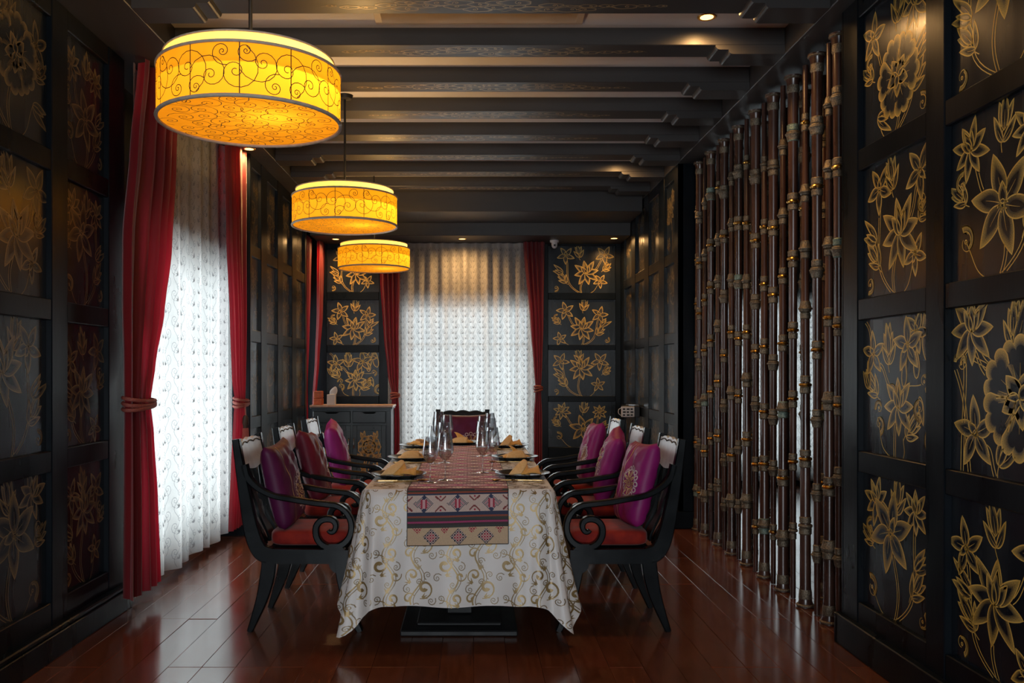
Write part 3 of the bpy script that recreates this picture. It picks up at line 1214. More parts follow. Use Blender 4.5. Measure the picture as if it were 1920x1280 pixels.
# (cloud scrolls painted on the beam soffits)
def cloud_art(w, h, seed):
    rnd = random.Random(seed)
    A = Art()
    lw = .0045
    n = 19
    for i in range(n):
        x = w * (i + .5) / n
        env = math.sin(PI * (i + .5) / n) ** .6
        for q in range(2 if env > .75 else 1):
            y = h / 2 + (rnd.uniform(-.28, .28) * h * env if q == 0 else rnd.choice((-.26, .26)) * h)
            r = (.024 + .02 * rnd.random()) * (0.45 + .7 * env)
            sg = rnd.choice((-1, 1))
            pts = []
            for t in np.linspace(0, 2 * PI, 30):
                rr = r * (1 + .16 * abs(math.sin(2.5 * t)))
                pts.append(np.array((x + rr * 1.55 * math.cos(t), y + rr * .62 * math.sin(t))))
            A.fill(pts, lw, .35, .7)
            A.line(spiral_pts((x + sg * r * .4, y), r * .5, 1.4, rnd.uniform(0, 6), sg, 14), lw)
            if rnd.random() < .7:
                A.line([(x - sg * r * (1.2 + 2.4 * t), y + r * .35 * math.sin(t * 5) - r * .3) for t in np.linspace(0, 1, 8)], lw, lw * .3)
    return A


def corbel(s, x_wall, x1, x2):
    """stepped bracket under a beam end; s = +1 at the right end"""
    z0, z1, z2 = 3.13, 3.155, 3.180
    p = [(x_wall, z0), (x1 + s * .024, z0)]
    for t in np.linspace(0, 1, 5)[1:]:
        a = t * PI / 2
        p.append((x1 + s * .024 * (1 - math.sin(a)) , z0 + (z1 - z0) * (1 - math.cos(a))))
    p.append((x2 + s * .024, z1))
    for t in np.linspace(0, 1, 5)[1:]:
        a = t * PI / 2
        p.append((x2 + s * .024 * (1 - math.sin(a)), z1 + (z2 - z1) * (1 - math.cos(a))))
    p.append((x_wall, z2))
    return p


for k, y in enumerate([3.01, 3.63, 4.24, 4.854, 5.48, 6.09, 6.70, 7.32, 7.94, 8.57]):
    bm_ = MB().box(-1.68, 1.75, y, y + .19, 3.18, 3.28, .003).build('beam', M['beam'], ce)
    MB().prism(corbel(1, 1.75, 1.433, 1.36), y + .0005, y + .1895, 'y').build('corbel', M['beam'], bm_)
    MB().prism(corbel(-1, -1.68, -1.363, -1.29), y + .0005, y + .1895, 'y').build('corbel', M['beam'], bm_)
    if k >= 2:
        me = cloud_art(1.75, .15, 40 + k).mb(off=.0008).mesh('cloud_scrolls', M['gold_cloud'], fix=False)
        link('cloud_scrolls', me, bm_, frame_m((-.76, y + .17, 3.1797), XV, -YV, -ZV))

# ---- air outlet in the white ceiling
v = thing('air_vent', 'long cream slatted air outlet in the white ceiling between two beams', 'vent', (0.03, 4.64, 3.277))
fr = MB()
fr.box(-.57, .57, -.14, -.115, -.012, 0, .002)
fr.box(-.57, .57, .115, .14, -.012, 0, .002)
fr.box(-.57, -.53, -.115, .115, -.012, 0, .002)
fr.box(.53, .57, -.115, .115, -.012, 0, .002)
M['cream'] = simple('cream_paint', (0.62, 0.52, 0.40), (0.72, 0.62, 0.50), 0.5)
fr.build('vent_frame', M['cream'], v)
MB().box(-.53, .53, -.115, .115, -.003, -.001).build('duct', M['black'], v)
for i in range(8):
    o = MB().box(-.53, .53, -.011, .011, -.001, .001).build('slat', M['cream'], v)
    o.location = (0, -.10 + .028 * i, -.009)
    o.rotation_euler = (-.6, 0, 0)


# ================================================================ CURTAINS
def sheer_curtain(name, label, along, pos, a0, a1, z0, z1, wl=.16, amp=.035, seed=1, side=1, lace=True, group=None):
    """gathered voile; along 'y' (left wall) or 'x' (far wall); side = direction towards the room"""
    L = a1 - a0
    rnd = random.Random(seed)
    ph = [rnd.uniform(0, 6.28) for _ in range(4)]

    def P(s, z, off=0.0):
        a = a0 + s
        f = amp * math.sin(2 * PI * s / wl + ph[0] + .8 * math.sin(s * 2.1 + ph[1])) + amp * .45 * math.sin(2 * PI * s / (wl * 1.7) + ph[2])
        f *= .55 + .45 * (1 - (z - z0) / (z1 - z0))
        sh = .02 * math.sin(2 * PI * s / wl * .5 + ph[3]) * (1 - (z - z0) / (z1 - z0))
        d = pos + side * (f + off)
        hem = 0.012 * math.sin(s * 9 + ph[1]) if z < z0 + .02 else 0
        return (d, a + sh, z + hem) if along == 'y' else (a + sh, d, z + hem)
    nu = int(L / .012)
    g = MB().grid(lambda u, v: P(u * L, z0 + .10 + (z1 - z0 - .10) * v), nu, 14)
    root = thing(name, label, 'curtain', ((pos, (a0 + a1) / 2, z0) if along == 'y' else ((a0 + a1) / 2, pos, z0)), 0, group)
    inv = Matrix.Translation(-root.location)
    g.build('voile', M['sheer'], root, smooth='all', fix=False, matrix=inv)
    MB().grid(lambda u, v: P(u * L, z0 + .10 * v), nu, 2).build('hem', M['hem'], root, smooth='all', fix=False, matrix=inv)
    MB().grid(lambda u, v: P(u * L, z1 - .05 + .05 * v, .003), nu, 1).build('heading', M['hem'], root, smooth='all', fix=False, matrix=inv)
    if lace:
        # the pattern lies on the cloth, so it is drawn on the gathered length and squeezed with it
        K = 1.55
        V, F_, A_ = lace_field(L * K, z1 - z0 - .03, rnd, cell=lace if lace is not True else .17).finish(L * K, z1 - z0 - .03, .0015)
        mb = MB()
        mb.v = [P(min(max(u / K, 0), L), z0 + .01 + v_, .002) for u, v_, o in V]
        mb.f = F_
        mb.build('lace_pattern', M['lace'], root, fix=False, matrix=inv)
    return root


def drape(name, label, along, keys, folds, group=None, tie=None, side=1, amp=.03, seed=0, inner=1, tassel=False):
    """heavy curtain: keys = (z, a_start, a_end, depth position); gathered at the tie"""
    z0, z1 = keys[0][0], keys[-1][0]
    rnd = random.Random(seed)
    ph = rnd.uniform(0, 6)

    def P(s, z, off=0.0):
        a0, a1, d0 = interp(keys, z)
        w = a1 - a0
        w0 = max(k[2] - k[1] for k in keys)
        sq = w / w0
        fo = amp * (.35 + .65 * sq) * (math.sin(2 * PI * folds * s + ph) + .35 * math.sin(2 * PI * folds * 2.3 * s + ph * 2 + z * .6))
        d = d0 + side * (fo + off + .02 * (1 - sq))
        a = a0 + w * s
        return (d, a, z) if along == 'y' else (a, d, z)
    c = interp(keys, z0)
    root = thing(name, label, 'curtain', ((c[2], (c[0] + c[1]) / 2, z0) if along == 'y' else ((c[0] + c[1]) / 2, c[2], z0)), 0, group)
    inv = Matrix.Translation(-root.location)
    MB().grid(lambda u, v: P(u, z0 + (z1 - z0) * v), folds * 12, 46).build('drape_cloth', M['drape'], root, smooth='all', fix=False, matrix=inv)
    if tie:
        t0, t1, td = interp(keys, tie)
        cen, hw = (t0 + t1) / 2, (t1 - t0) / 2 + .012
        mb = MB()
        for q in range(3):
            pts = []
            for k in range(25):
                w_ = 2 * PI * k / 24
                a = cen + hw * math.cos(w_)
                d = td + side * .02 + (amp + .022) * math.sin(w_)
                z = tie + (q - 1) * .022 + .012 * math.cos(w_ + q)
                pts.append((d, a, z) if along == 'y' else (a, d, z))
            mb.tube(pts, .011, 6)
        tb = mb.build('tieback', M['rope'], root, smooth=60, matrix=inv)
        if tassel:
            d = td + side * (amp + .040)
            a = cen - .07
            bx = (d, a) if along == 'y' else (a, d)
            MB().tube([(bx[0], bx[1], tie - .01), (bx[0] + .004, bx[1], tie - .10)], .006, 6).build('cord', M['rope'], tb)
            MB().lathe([(.012, 0), (.024, -.02), (.026, -.06), (.018, -.09), (.022, -.10)], 12, bx[0] + .004, bx[1], tie - .10).build('tassel_head', M['wire'], tb, smooth=50)
            sk = MB()
            for k in range(26):
                w_ = 2 * PI * k / 26
                sk.tube([(bx[0] + .004 + .018 * math.cos(w_), bx[1] + .018 * math.sin(w_), tie - .20), (bx[0] + .004 + .030 * math.cos(w_), bx[1] + .030 * math.sin(w_), tie - .40 - .01 * (k % 3))], [.006, .005], 4)
            o = sk.build('tassel_fringe', M['rope'], tb)
            o['kind'] = 'stuff'
    return root


sheer_curtain('sheer_curtain', 'white lace-scrolled sheer curtain across the big window beside the dining chairs', 'y', -1.975, 4.97, 7.05, .05, 3.125, .24, .024, 3, 1)
sheer_curtain('sheer_curtain', 'narrow sliver of white sheer curtain between two red drapes in the corner behind the sideboard', 'y', -1.98, 9.52, 10.22, .05, 2.855, .15, .025, 4, 1, lace=False)
sheer_curtain('sheer_curtain', 'wide patterned white sheer curtain behind the head chair at the end of the table', 'x', 10.19, -1.0, .74, .05, 2.855, .13, .036, 9, -1, lace=.13)
sheer_curtain('sheer_curtain', 'white sheer curtain in the next room seen through the ringed poles', 'x', 10.18, 2.9, 4.2, .05, 3.0, .15, .03, 6, -1, lace=.14)

drape('red_drape', 'dark red drape tied back beside the near black panelled wall, edge sweeping in', 'y',
      [(.10, 4.68, 5.13, -1.89), (.6, 4.69, 5.09, -1.89), (1.0, 4.69, 5.03, -1.89), (1.17, 4.69, 4.98, -1.89), (1.4, 4.69, 5.07, -1.89), (1.7, 4.68, 5.22, -1.89), (2.1, 4.69, 5.36, -1.89), (2.6, 4.79, 5.44, -1.89), (3.12, 4.90, 5.48, -1.89)],
      4, tie=1.17, side=1, amp=.045, seed=1, tassel=False)
drape('red_drape', 'bright red drape with rope tieback and long tassel behind the window-side chairs', 'y',
      [(.10, 6.72, 7.04, -1.90), (.6, 6.72, 7.03, -1.88), (1.0, 6.74, 7.01, -1.87), (1.10, 6.77, 6.99, -1.87), (1.3, 6.70, 7.02, -1.87), (1.7, 6.66, 7.05, -1.87), (2.4, 6.56, 7.05, -1.87), (3.12, 6.52, 7.05, -1.87)],
      5, tie=1.10, side=1, amp=.028, seed=2, tassel=True)
drape('red_drape', 'shadowed red drape at the end of the panelled wall, before the corner window', 'y',
      [(.10, 9.50, 9.64, -1.86), (.8, 9.50, 9.60, -1.86), (1.15, 9.50, 9.56, -1.86), (1.7, 9.49, 9.68, -1.86), (2.3, 9.48, 9.78, -1.86), (2.85, 9.48, 9.84, -1.86)],
      4, tie=None, side=1, amp=.022, seed=3)
drape('red_drape', 'thin red drape hanging in the corner above the orange box', 'y',
      [(.10, 10.10, 10.22, -1.90), (1.0, 10.08, 10.22, -1.88), (1.5, 10.05, 10.22, -1.84), (2.0, 9.98, 10.23, -1.80), (2.85, 9.92, 10.24, -1.78)],
      4, tie=None, side=1, amp=.02, seed=4)
drape('red_drape', 'red drape with knotted tieback rising beside the sideboard', 'x',
      [(.05, -.98, -.86, 10.08), (.8, -.97, -.86, 10.08), (1.06, -.95, -.875, 10.07), (1.3, -1.0, -.87, 10.08), (1.8, -1.05, -.87, 10.08), (2.4, -1.09, -.86, 10.08), (2.855, -1.10, -.86, 10.08)],
      4, tie=1.06, side=-1, amp=.028, seed=5)
drape('red_drape', 'dark red drape between the sheer curtain and the flower panels under the camera dome', 'x',
      [(.05, .70, .80, 10.08), (.8, .70, .80, 10.08), (1.14, .72, .785, 10.07), (1.4, .70, .80, 10.08), (1.9, .66, .815, 10.08), (2.855, .58, .83, 10.08)],
      4, tie=1.14, side=-1, amp=.028, seed=6)
drape('red_drape', 'red drape of the next room glimpsed between the last poles', 'x',
      [(.05, 4.12, 4.34, 10.08), (.9, 4.12, 4.32, 10.08), (1.1, 4.16, 4.30, 10.08), (1.5, 4.12, 4.36, 10.08), (2.95, 4.02, 4.44, 10.08)],
      4, tie=1.1, side=-1, amp=.03, seed=8)


# ================================================================ POLE SCREEN
def pole_geo(variant, up, hgt=3.10):
    """long tapering pole of telescoped tubes; up = wide flared end at the top"""
    rnd = random.Random(100 + variant)
    zs = [0.0]
    n = 8
    for i in range(n):
        zs.append(zs[-1] + rnd.uniform(.8, 1.2))
    zs = [z / zs[-1] * hgt for z in zs]
    r0, r1 = .031, .016
    fl = lambda z: (hgt - z) if up else z
    shaft = []
    rings, collars, flanges = [], [], []
    shaft.append((.050, 0.0))
    shaft.append((.046, .010))
    shaft.append((.037, .035))
    shaft.append((r0 + .001, .10))
    for i in range(n):
        ra = r0 + (r1 - r0) * i / (n - 1)
        shaft.append((ra, zs[i] + (.12 if i == 0 else .005)))
        shaft.append((ra * .96, zs[i + 1] - .002))
        if i < n - 1:
            z = zs[i + 1]
            kind = rnd.random()
            rings.append((z, ra + .0065, kind))
            if kind < .35:
                flanges.append((z, ra))
            collars.append((z - .030, ra + .0022, .04, kind))
            collars.append((z + .034, ra + .0002, .04, kind))
    pr = [(r, fl(z)) for r, z in shaft]
    return pr, [(fl(z), r, k) for z, r, k in rings], [(fl(z), r, h, k) for z, r, h, k in collars], [(fl(z), r) for z, r in flanges], fl


POLE_CACHE = {}


def make_pole(x, y, variant, up, label):
    root = thing('ringed_pole', label, 'pole', (x, y, 0), random.uniform(0, 6), 'tall ringed poles of the screen')
    key = (variant, up)
    if key not in POLE_CACHE:
        pr, rings, collars, flanges, fl = pole_geo(variant, up)
        parts = []
        parts.append(('shaft', MB().lathe(pr, 18).mesh('shaft', M['pole'], smooth=35)))
        for z, r, k in rings:
            m = M['brass'] if k > .4 else M['dark_brass']
            parts.append(('ring', MB().lathe([(r - .006, -.010), (r, -.007), (r + .003, 0), (r, .007), (r - .006, .010)], 18, cz=z).mesh('ring', m, smooth=35)))
        for z, r, h, k in collars:
            m = M['green_brass'] if k < .05 else M['dark_brass']
            pf = [(r - .003, -h / 2), (r + .002, -h / 2 + .006), (r + .001, 0), (r + .002, h / 2 - .006), (r - .003, h / 2)]
            parts.append(('collar', MB().lathe(pf, 18, cz=z).mesh('collar', m, smooth=35)))
        for z, r in flanges:
            s = -1 if up else 1
            pf = [(r + .001, s * .0), (r + .014, s * .005), (r + .015, s * .010), (r + .008, s * .020), (r + .003, s * .045)]
            parts.append(('flange', MB().lathe(pf, 20, cz=z, close=False).mesh('flange', M['dark_brass'], smooth=35)))
        zz = fl(.012)
        parts.append(('rim', MB().lathe([(.044, zz - .008), (.051, zz - .003), (.051, zz + .003), (.044, zz + .008)], 20).mesh('rim', M['dark_brass'], smooth=35)))
        zz = fl(.07)
        parts.append(('collar', MB().lathe([(.031, zz - .035), (.037, zz - .02), (.035, zz + .02), (.031, zz + .035)], 18).mesh('collar', M['dark_brass'], smooth=35)))
        POLE_CACHE[key] = parts
    for nm, me in POLE_CACHE[key]:
        link(nm, me, root)
    return root


ORD = ['first', 'second', 'third', 'fourth', 'fifth', 'sixth', 'seventh', 'eighth', 'ninth', 'tenth']
ups = [1573, 1532, 1487, 1450, 1417, 1385, 1358, 1333, 1312]
dns = [1555, 1510, 1468, 1433, 1400, 1372, 1347, 1322, 1303]
for i, px in enumerate(ups):
    make_pole(1.90, 1.90 * F_PX / (px - 888), i % 5, True, 'ringed brown pole with flared mouth at the ceiling, %s such from the flower wall' % ORD[i])
for i, px in enumerate(dns):
    make_pole(1.90, min(7.33, 1.90 * F_PX / (px - 888)), (i * 2 + 1) % 5, False, 'ringed brown pole widening to a flared foot, %s such from the flower wall' % ORD[i])
for i, (yy, up) in enumerate([(4.50, False), (4.80, True), (5.12, False), (5.42, True), (5.75, False), (6.10, True), (6.45, False), (6.80, True), (7.12, False)]):
    make_pole(2.075, yy, (i + 3) % 5, up, 'ringed pole of the rear row half hidden behind others, %s from the flower wall' % ORD[i])
# ================================================================ CHAIRS
def cp(px, py):
    """side view of the first chair: picture units -> local x, z"""
    return ((px - 888) * .00275 + .93, CAMZ - (py - 695) * .00275)


def resample(keys, n=8):
    return catmull(keys, n)


def make_chair(label, loc, rz, group):
    t = thing('armchair', label, 'chair', loc, rz, group)
    hw = .245        # half width over the arms
    T = .042         # thickness of the side members
    # back post, one bent bar from crest to seat rail
    out = [(433, 824), (438, 864), (446, 930), (453, 980), (463, 1022), (476, 1046), (492, 1056)]
    inn = [(447, 824), (454, 864), (467, 925), (479, 980), (487, 1006), (497, 1024), (514, 1031)]
    mid = [np.array(cp((a[0] + b[0]) / 2, (a[1] + b[1]) / 2)) for a, b in zip(out, inn)]
    wid = [math.dist(cp(*a), cp(*b)) for a, b in zip(out, inn)]
    pts = resample(mid, 6)
    wid = np.interp(np.linspace(0, 1, len(pts)), np.linspace(0, 1, len(wid)), wid)
    for s in (-1, 1):
        MB().sweep_xz(pts, list(wid), s * hw - (T if s > 0 else 0), s * hw + (0 if s > 0 else T), .005).build('back_post', M['chair'], t, smooth=40)
    # rear sabre legs
    lo = [(489, 1054), (486, 1085), (480, 1119), (471, 1152), (461, 1186)]
    li = [(517, 1054), (513, 1078), (503, 1116), (488, 1152), (472, 1187)]
    mid = [np.array(cp((a[0] + b[0]) / 2, (a[1] + b[1]) / 2)) for a, b in zip(lo, li)]
    for p, z in ((mid[-1], 0.0),):
        p[1] = z
    wid = [math.dist(cp(*a), cp(*b)) for a, b in zip(lo, li)]
    pts = resample(mid, 5)
    wid = np.interp(np.linspace(0, 1, len(pts)), np.linspace(0, 1, len(wid)), wid)
    for s in (-1, 1):
        MB().sweep_xz(pts, list(wid), s * hw - (T if s > 0 else 0), s * hw + (0 if s > 0 else T), .005).build('leg', M['chair'], t, smooth=40)
    # front sabre legs
    fo = [cp(640, 1050), cp(643, 1085), cp(650, 1122), cp(661, 1158), cp(674, 1187)]
    fo = [np.array(p) for p in fo]
    fo[-1][1] = 0.0
    pts = resample(fo, 5)
    wid = np.interp(np.linspace(0, 1, len(pts)), [0, .3, 1], [.085, .07, .032])
    for s in (-1, 1):
        MB().sweep_xz(pts, list(wid), s * hw - (T if s > 0 else 0), s * hw + (0 if s > 0 else T), .005).build('leg', M['chair'], t, smooth=40)
    # arms: low sweep, then rolled into a scroll
    arm = [cp(455, 872), cp(462, 895), cp(482, 916), cp(510, 930), cp(545, 937), cp(580, 943), cp(615, 947)]
    path = resample(arm, 5)
    c = np.array(cp(617, 992))
    R0 = .1235
    sp = []
    n = 46
    for k in range(1, n + 1):
        q = k / n
        a = PI / 2 - q * 2 * PI * 1.55
        r = R0 * (1 - q) ** .9 * .80 + .024
        if q < .16:
            r = R0 * (1 - .3 * q)
        sp.append((r, a))
    # smooth radius law
    sp = []
    for k in range(1, n + 1):
        q = k / n
        a = PI / 2 - q * 2 * PI * 1.62
        r = interp([(0, .124), (.18, .112), (.31, .098), (.46, .072), (.62, .048), (.8, .027), (1, .012)], q)[0]
        sp.append(c + np.array((r * math.cos(a), r * math.sin(a))))
    path = path[:-1] + sp
    th = [interp([(0, .040), (.2, .030), (.42, .030), (.55, .036), (.75, .034), (.9, .026), (1, .02)], i / (len(path) - 1))[0] for i in range(len(path))]
    for s in (-1, 1):
        MB().sweep_xz(path, th, s * hw - (.045 if s > 0 else 0), s * hw + (0 if s > 0 else .045), .006).build('arm', M['chair'], t, smooth=40)
        e = cp(626, 1030)
        MB().prism([(e[0] - .055, .425), (e[0] + .055, .425), (e[0] + .025, .455), (e[0] - .025, .455)], s * hw - (.043 if s > 0 else .001), s * hw + (.001 if s > 0 else .043), 'y').build('arm_foot', M['chair'], t)
    # seat frame: side rails with a scrolled front end
    for s in (-1, 1):
        y0, y1 = (s * hw - .04, s * hw) if s > 0 else (s * hw, s * hw + .04)
        x0, x1 = cp(489, 0)[0], cp(648, 0)[0]
        poly = [(x0, .352), (x0 + .35, .352)]
        for q in np.linspace(0, 1, 7):
            a = PI + q * PI * .8
            poly.append((x0 + .40 + .05 * math.cos(a), .352 - .0 + .05 * math.sin(a) * 1.0))
        poly += [(x1 + .01, .36), (x1 + .01, .423), (x0 - .005, .430)]
        MB().prism(poly, y0 + .001, y1 - .001, 'y').build('seat_rail', M['chair'], t)
    x0, x1 = cp(492, 0)[0], cp(648, 0)[0]
    MB().box(x1 - .04, x1 + .005, -hw + .041, hw - .041, .355, .423, .004).build('front_rail', M['chair'], t)
    MB().box(x0 + .01, x0 + .05, -hw + .041, hw - .041, .355, .423, .004).build('back_rail', M['chair'], t)
    MB().box(x0 + .045, x1 - .035, -hw + .041, hw - .041, .40, .421).build('seat_board', M['black'], t)
    # red seat cushion
    def cush(u, v):
        th_, ph_ = u * 2 * PI, (v - .5) * PI
        e = .28
        f = lambda w, m: math.copysign(abs(w) ** m, w)
        return ((x0 + x1) / 2 + .012 + .208 * f(math.cos(th_), e) * f(math.cos(ph_), e), .198 * f(math.sin(th_), e) * f(math.cos(ph_), e), .4665 + .0445 * f(math.sin(ph_), .5) + .008 * math.cos(th_ * 0))
    MB().grid(cush, 48, 14, True).build('seat_cushion', M['velvet_red'], t, smooth='all')
    # backrest tablet: carved top edge, face coloured with the window's reflection
    def bx_(z):
        return interp([(.45, -.155), (.60, -.225), (.75, -.272), (.88, -.305), (1.0, -.327)], z)[0]
    W = hw - .003
    ny, nz = 40, 8
    def top(y):
        q = y / W
        return .985 + .012 * abs(math.cos(q * PI * 2.0)) - .006 - .010 * q * q
    def bot(y):
        return .835 - .012 * math.cos(y / W * PI)
    def f(y, k, d):
        z = bot(y) + (top(y) - bot(y)) * k
        return (bx_(z) + .030 - .008 * math.cos(y / W * PI / 2) + d, y, z)
    mb = MB()
    mb.grid(lambda u, v: f(-W + 2 * W * u, v, .010), ny, nz)
    mb.grid(lambda u, v: f(-W + 2 * W * u, v, -.010), ny, nz)
    mb.grid(lambda u, v: f(-W + 2 * W * u, 1, -.010 + .02 * v), ny, 1)
    mb.grid(lambda u, v: f(-W + 2 * W * u, 0, -.010 + .02 * v), ny, 1)
    cr = mb.build('crest_tablet', M['back_reflection'], t, smooth=40)
    tl = []
    mb = MB()
    for i in range(31):
        y = -W + 2 * W * i / 30
        p = f(y, .90, .012)
        tl.append((p[0], p[1], p[2]))
    mb.tube(tl, .0035, 5).build('carved_line', M['black'], cr)
    # narrow splats below the tablet
    for yc, w_ in ((0, .045), (-.135, .018), (.135, .018)):
        mb = MB()
        def g(u, v, d):
            z = .435 + (.826 - .435) * v
            ww = w_ * (1 + .35 * math.cos(v * 2 * PI))
            return (bx_(z) - .016 + d, yc + ww * (2 * u - 1), z)
        for d in (.007, -.007):
            mb.grid(lambda u, v, d=d: g(u, v, d), 2, 14)
        for uu in (0, 1):
            mb.grid(lambda u, v, uu=uu: g(uu, v, -.007 + .014 * u), 1, 14)
        mb.build('splat', M['chair'], t, smooth=40)
    return t


CY = [4.71, 5.60, 6.49]
c0 = make_chair('black scroll-arm chair, first on the window side, before the tasselled red drape', (-.93, CY[0], 0), 0, 'black scroll-arm dining chairs')
TXT = [('black scroll-arm chair, second on the window side, its cushion crossed by gold lines', -.93, CY[1], 0),
       ('black scroll-arm chair, third on the window side, next to the sideboard', -.93, CY[2], 0),
       ('black scroll-arm chair, first on the pole side, a striped magenta cushion on it', .78, CY[0], PI),
       ('black scroll-arm chair, second on the pole side, its cushion with a round medallion', .78, CY[1], PI),
       ('black scroll-arm chair, third on the pole side, below the small printed wall box', .78, CY[2], PI),
       ('black chair at the head of the table, backed by the sheer curtain', -.10, 7.62, -PI / 2)]
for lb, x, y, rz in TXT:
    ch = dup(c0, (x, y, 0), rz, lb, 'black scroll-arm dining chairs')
for o in ch.children:               # the head chair's back stays black, without the painted reflection
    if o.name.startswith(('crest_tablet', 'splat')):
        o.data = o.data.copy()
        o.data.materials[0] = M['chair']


# ================================================================ CUSHIONS
def cushion(label, loc, rz, lean, silk_m, style, roll=0.0, size=.225, thick=.085):
    def P(x, y, s, off=0.0):
        px = x * (1 - .06 * (1 - y * y))
        py = y * (1 - .06 * (1 - x * x))
        if y < 0:
            px *= 1 - .10 * x * x * y * y
            py *= 1 - .10 * x * x * y * y
        t = max(0.0, (1 - x ** 6) * (1 - y ** 6)) ** .42
        t = t * (.72 + .28 * (1 - x * x) * (1 - y * y))
        wr = (.0035 * math.sin(9 * x + 5 * y) + .003 * math.sin(17 * x - 11 * y + 2 * size * 40) + .004 * math.sin(6 * y + 14 * x * y)) * (1 - x ** 4) * (1 - y ** 4)
        return (s * (thick * t + off) + wr, px * size, py * size)
    nn = 22
    v, f = [], []
    idx = {}
    for s in (1, -1):
        for j in range(nn + 1):
            for i in range(nn + 1):
                x, y = -1 + 2 * i / nn, -1 + 2 * j / nn
                edge = i in (0, nn) or j in (0, nn)
                k = (i, j, 0 if edge else s)
                if k not in idx:
                    idx[k] = len(v)
                    v.append(P(x, y, s))
    for s in (1, -1):
        for j in range(nn):
            for i in range(nn):
                q = []
                for a, b in ((i, j), (i + 1, j), (i + 1, j + 1), (i, j + 1)):
                    edge = a in (0, nn) or b in (0, nn)
                    q.append(idx[(a, b, 0 if edge else s)])
                f.append(q if s > 0 else q[::-1])
    o = MB().add(v, f).build('cushion', silk_m, smooth='all')
    o.rotation_euler = Matrix.Rotation(rz, 3, 'Z').to_4x4().to_euler()
    R = Matrix.Rotation(rz, 4, 'Z') @ Matrix.Rotation(-lean, 4, 'Y') @ Matrix.Rotation(roll, 4, 'X')
    o.matrix_basis = Matrix.Translation(loc) @ R
    tag(o, label, 'cushion', 'silk cushions on the chairs')
    w = .030

    def emb(art, mm, nm):
        V, Fc, A_ = art.finish(None, None, .001)
        mb = MB()
        mb.v = [P(max(-.99, min(.99, x)), max(-.99, min(.99, y)), 1, .0022) for x, y, q in V]
        mb.f = Fc
        return mb.build(nm, mm, o, fix=False)

    def stripes(xs, mm, ww=.034):
        for x in xs:
            A = Art()
            A.line([(x, y) for y in np.linspace(-.96, .96, 30)], ww)
            emb(A, mm, 'stripe_embroidery')

    def mandala(cx, cy, R_):
        a = Art()
        a.line([(cx + .97 * R_ * t / 8 * (.08 if t % 2 else .1), cy) for t in range(2)], w * .5)
        for r in (.10, .2, .34):
            a.line([(cx + R_ * r * math.cos(q), cy + R_ * r * math.sin(q)) for q in np.linspace(0, 2 * PI, 24)], w * .8)
        for k in range(12):
            q = 2 * PI * k / 12
            a.petal(np.array((cx + R_ * .36 * math.cos(q), cy + R_ * .36 * math.sin(q))), q, R_ * .34, R_ * .16, w * .7)
        emb(a, M['thread'], 'medallion_embroidery')
        a2 = Art()
        a2.line([(cx + R_ * .74 * math.cos(q), cy + R_ * .74 * math.sin(q)) for q in np.linspace(0, 2 * PI, 32)], w * .6)
        for k in range(16):
            q = 2 * PI * k / 16
            c_ = (cx + R_ * .86 * math.cos(q), cy + R_ * .86 * math.sin(q))
            a2.line([(c_[0] + R_ * .12 * math.cos(z), c_[1] + R_ * .12 * math.sin(z)) for z in np.linspace(0, 2 * PI, 12)], w)
        emb(a2, M['thread_pale'], 'medallion_border')
    if style == 'medallion':
        mandala(0, .05, .62)
    elif style == 'stripes':
        stripes((-.42, -.02), M['thread'])
        stripes((-.22,), M['thread_pale'])
        mandala(.48, .0, .42)
    elif style == 'lines':
        stripes((-.35, -.1), M['thread'], .024)
        mandala(.5, -.1, .36)
    else:
        mandala(.25, -.25, .5)
        stripes((-.55,), M['thread'], .024)
    return o


cushion('plum cushion with faint gold medallion on the first window-side chair', (-1.035, CY[0] + .0, .735), .0, .22, M['silk_plum'], 'corner', .04, .235, .074)
cushion('dark wine cushion crossed by gold lines on the second window-side chair', (-1.03, CY[1] - .02, .735), .05, .26, M['silk_wine'], 'lines', -.10, .235, .074)
cushion('bright purple cushion with a raised point beside the sideboard door', (-1.02, CY[2], .735), .12, .24, M['silk'], 'corner', .10, .235, .076)
cushion('magenta cushion with gold and pale stripes on the first pole-side chair', (.885, CY[0], .735), PI + .05, .24, M['silk'], 'stripes', .05, .235, .072)
cushion('magenta cushion with round beaded medallion on the second pole-side chair', (.88, CY[1], .735), PI - .12, .28, M['silk'], 'medallion', -.12, .235, .074)
cushion('magenta striped cushion on the third pole-side chair, under the wall box', (.88, CY[2], .735), PI, .24, M['silk'], 'lines', .06, .235, .072)
cushion('plum red cushion on the head chair, framed by wine glasses', (-.08, 7.71, .735), -PI / 2, .24, M['silk_plum'], 'corner', .0, .235, .085)

# ================================================================ TABLE
TX, TY0, TY1, TZ = -.075, 4.27, 7.07, .76
tb = thing('dining_table', 'long black pedestal dining table hidden under the scrolled cloth', 'table', (TX, (TY0 + TY1) / 2, 0))
TL = TY1 - TY0
MB().box(-.455, .455, -TL / 2 + .005, TL / 2 - .005, .725, .757, .004).build('tabletop', M['chair'], tb)
for s in (-1, 1):
    yc = s * (TL / 2 - .42)
    MB().box(-.30, .30, yc - .30, yc + .30, 0, .03, .006).box(-.22, .22, yc - .22, yc + .22, .03, .05, .006).build('pedestal_base', M['black'], tb)
    MB().box(-.07, .07, yc - .07, yc + .07, .05, .69, .008).build('column', M['black'], tb)
    MB().box(-.33, .33, yc - .05, yc + .05, .69, .725, .006).build('bearer', M['chair'], tb)

# cloth surface: S runs round the table edge, d down the skirt
ca, cb, cr_ = .462, TL / 2 + .002, .035
CX, CYc = TX, (TY0 + TY1) / 2
CORN = .22
segs = []          # (S0, S1, type, data)


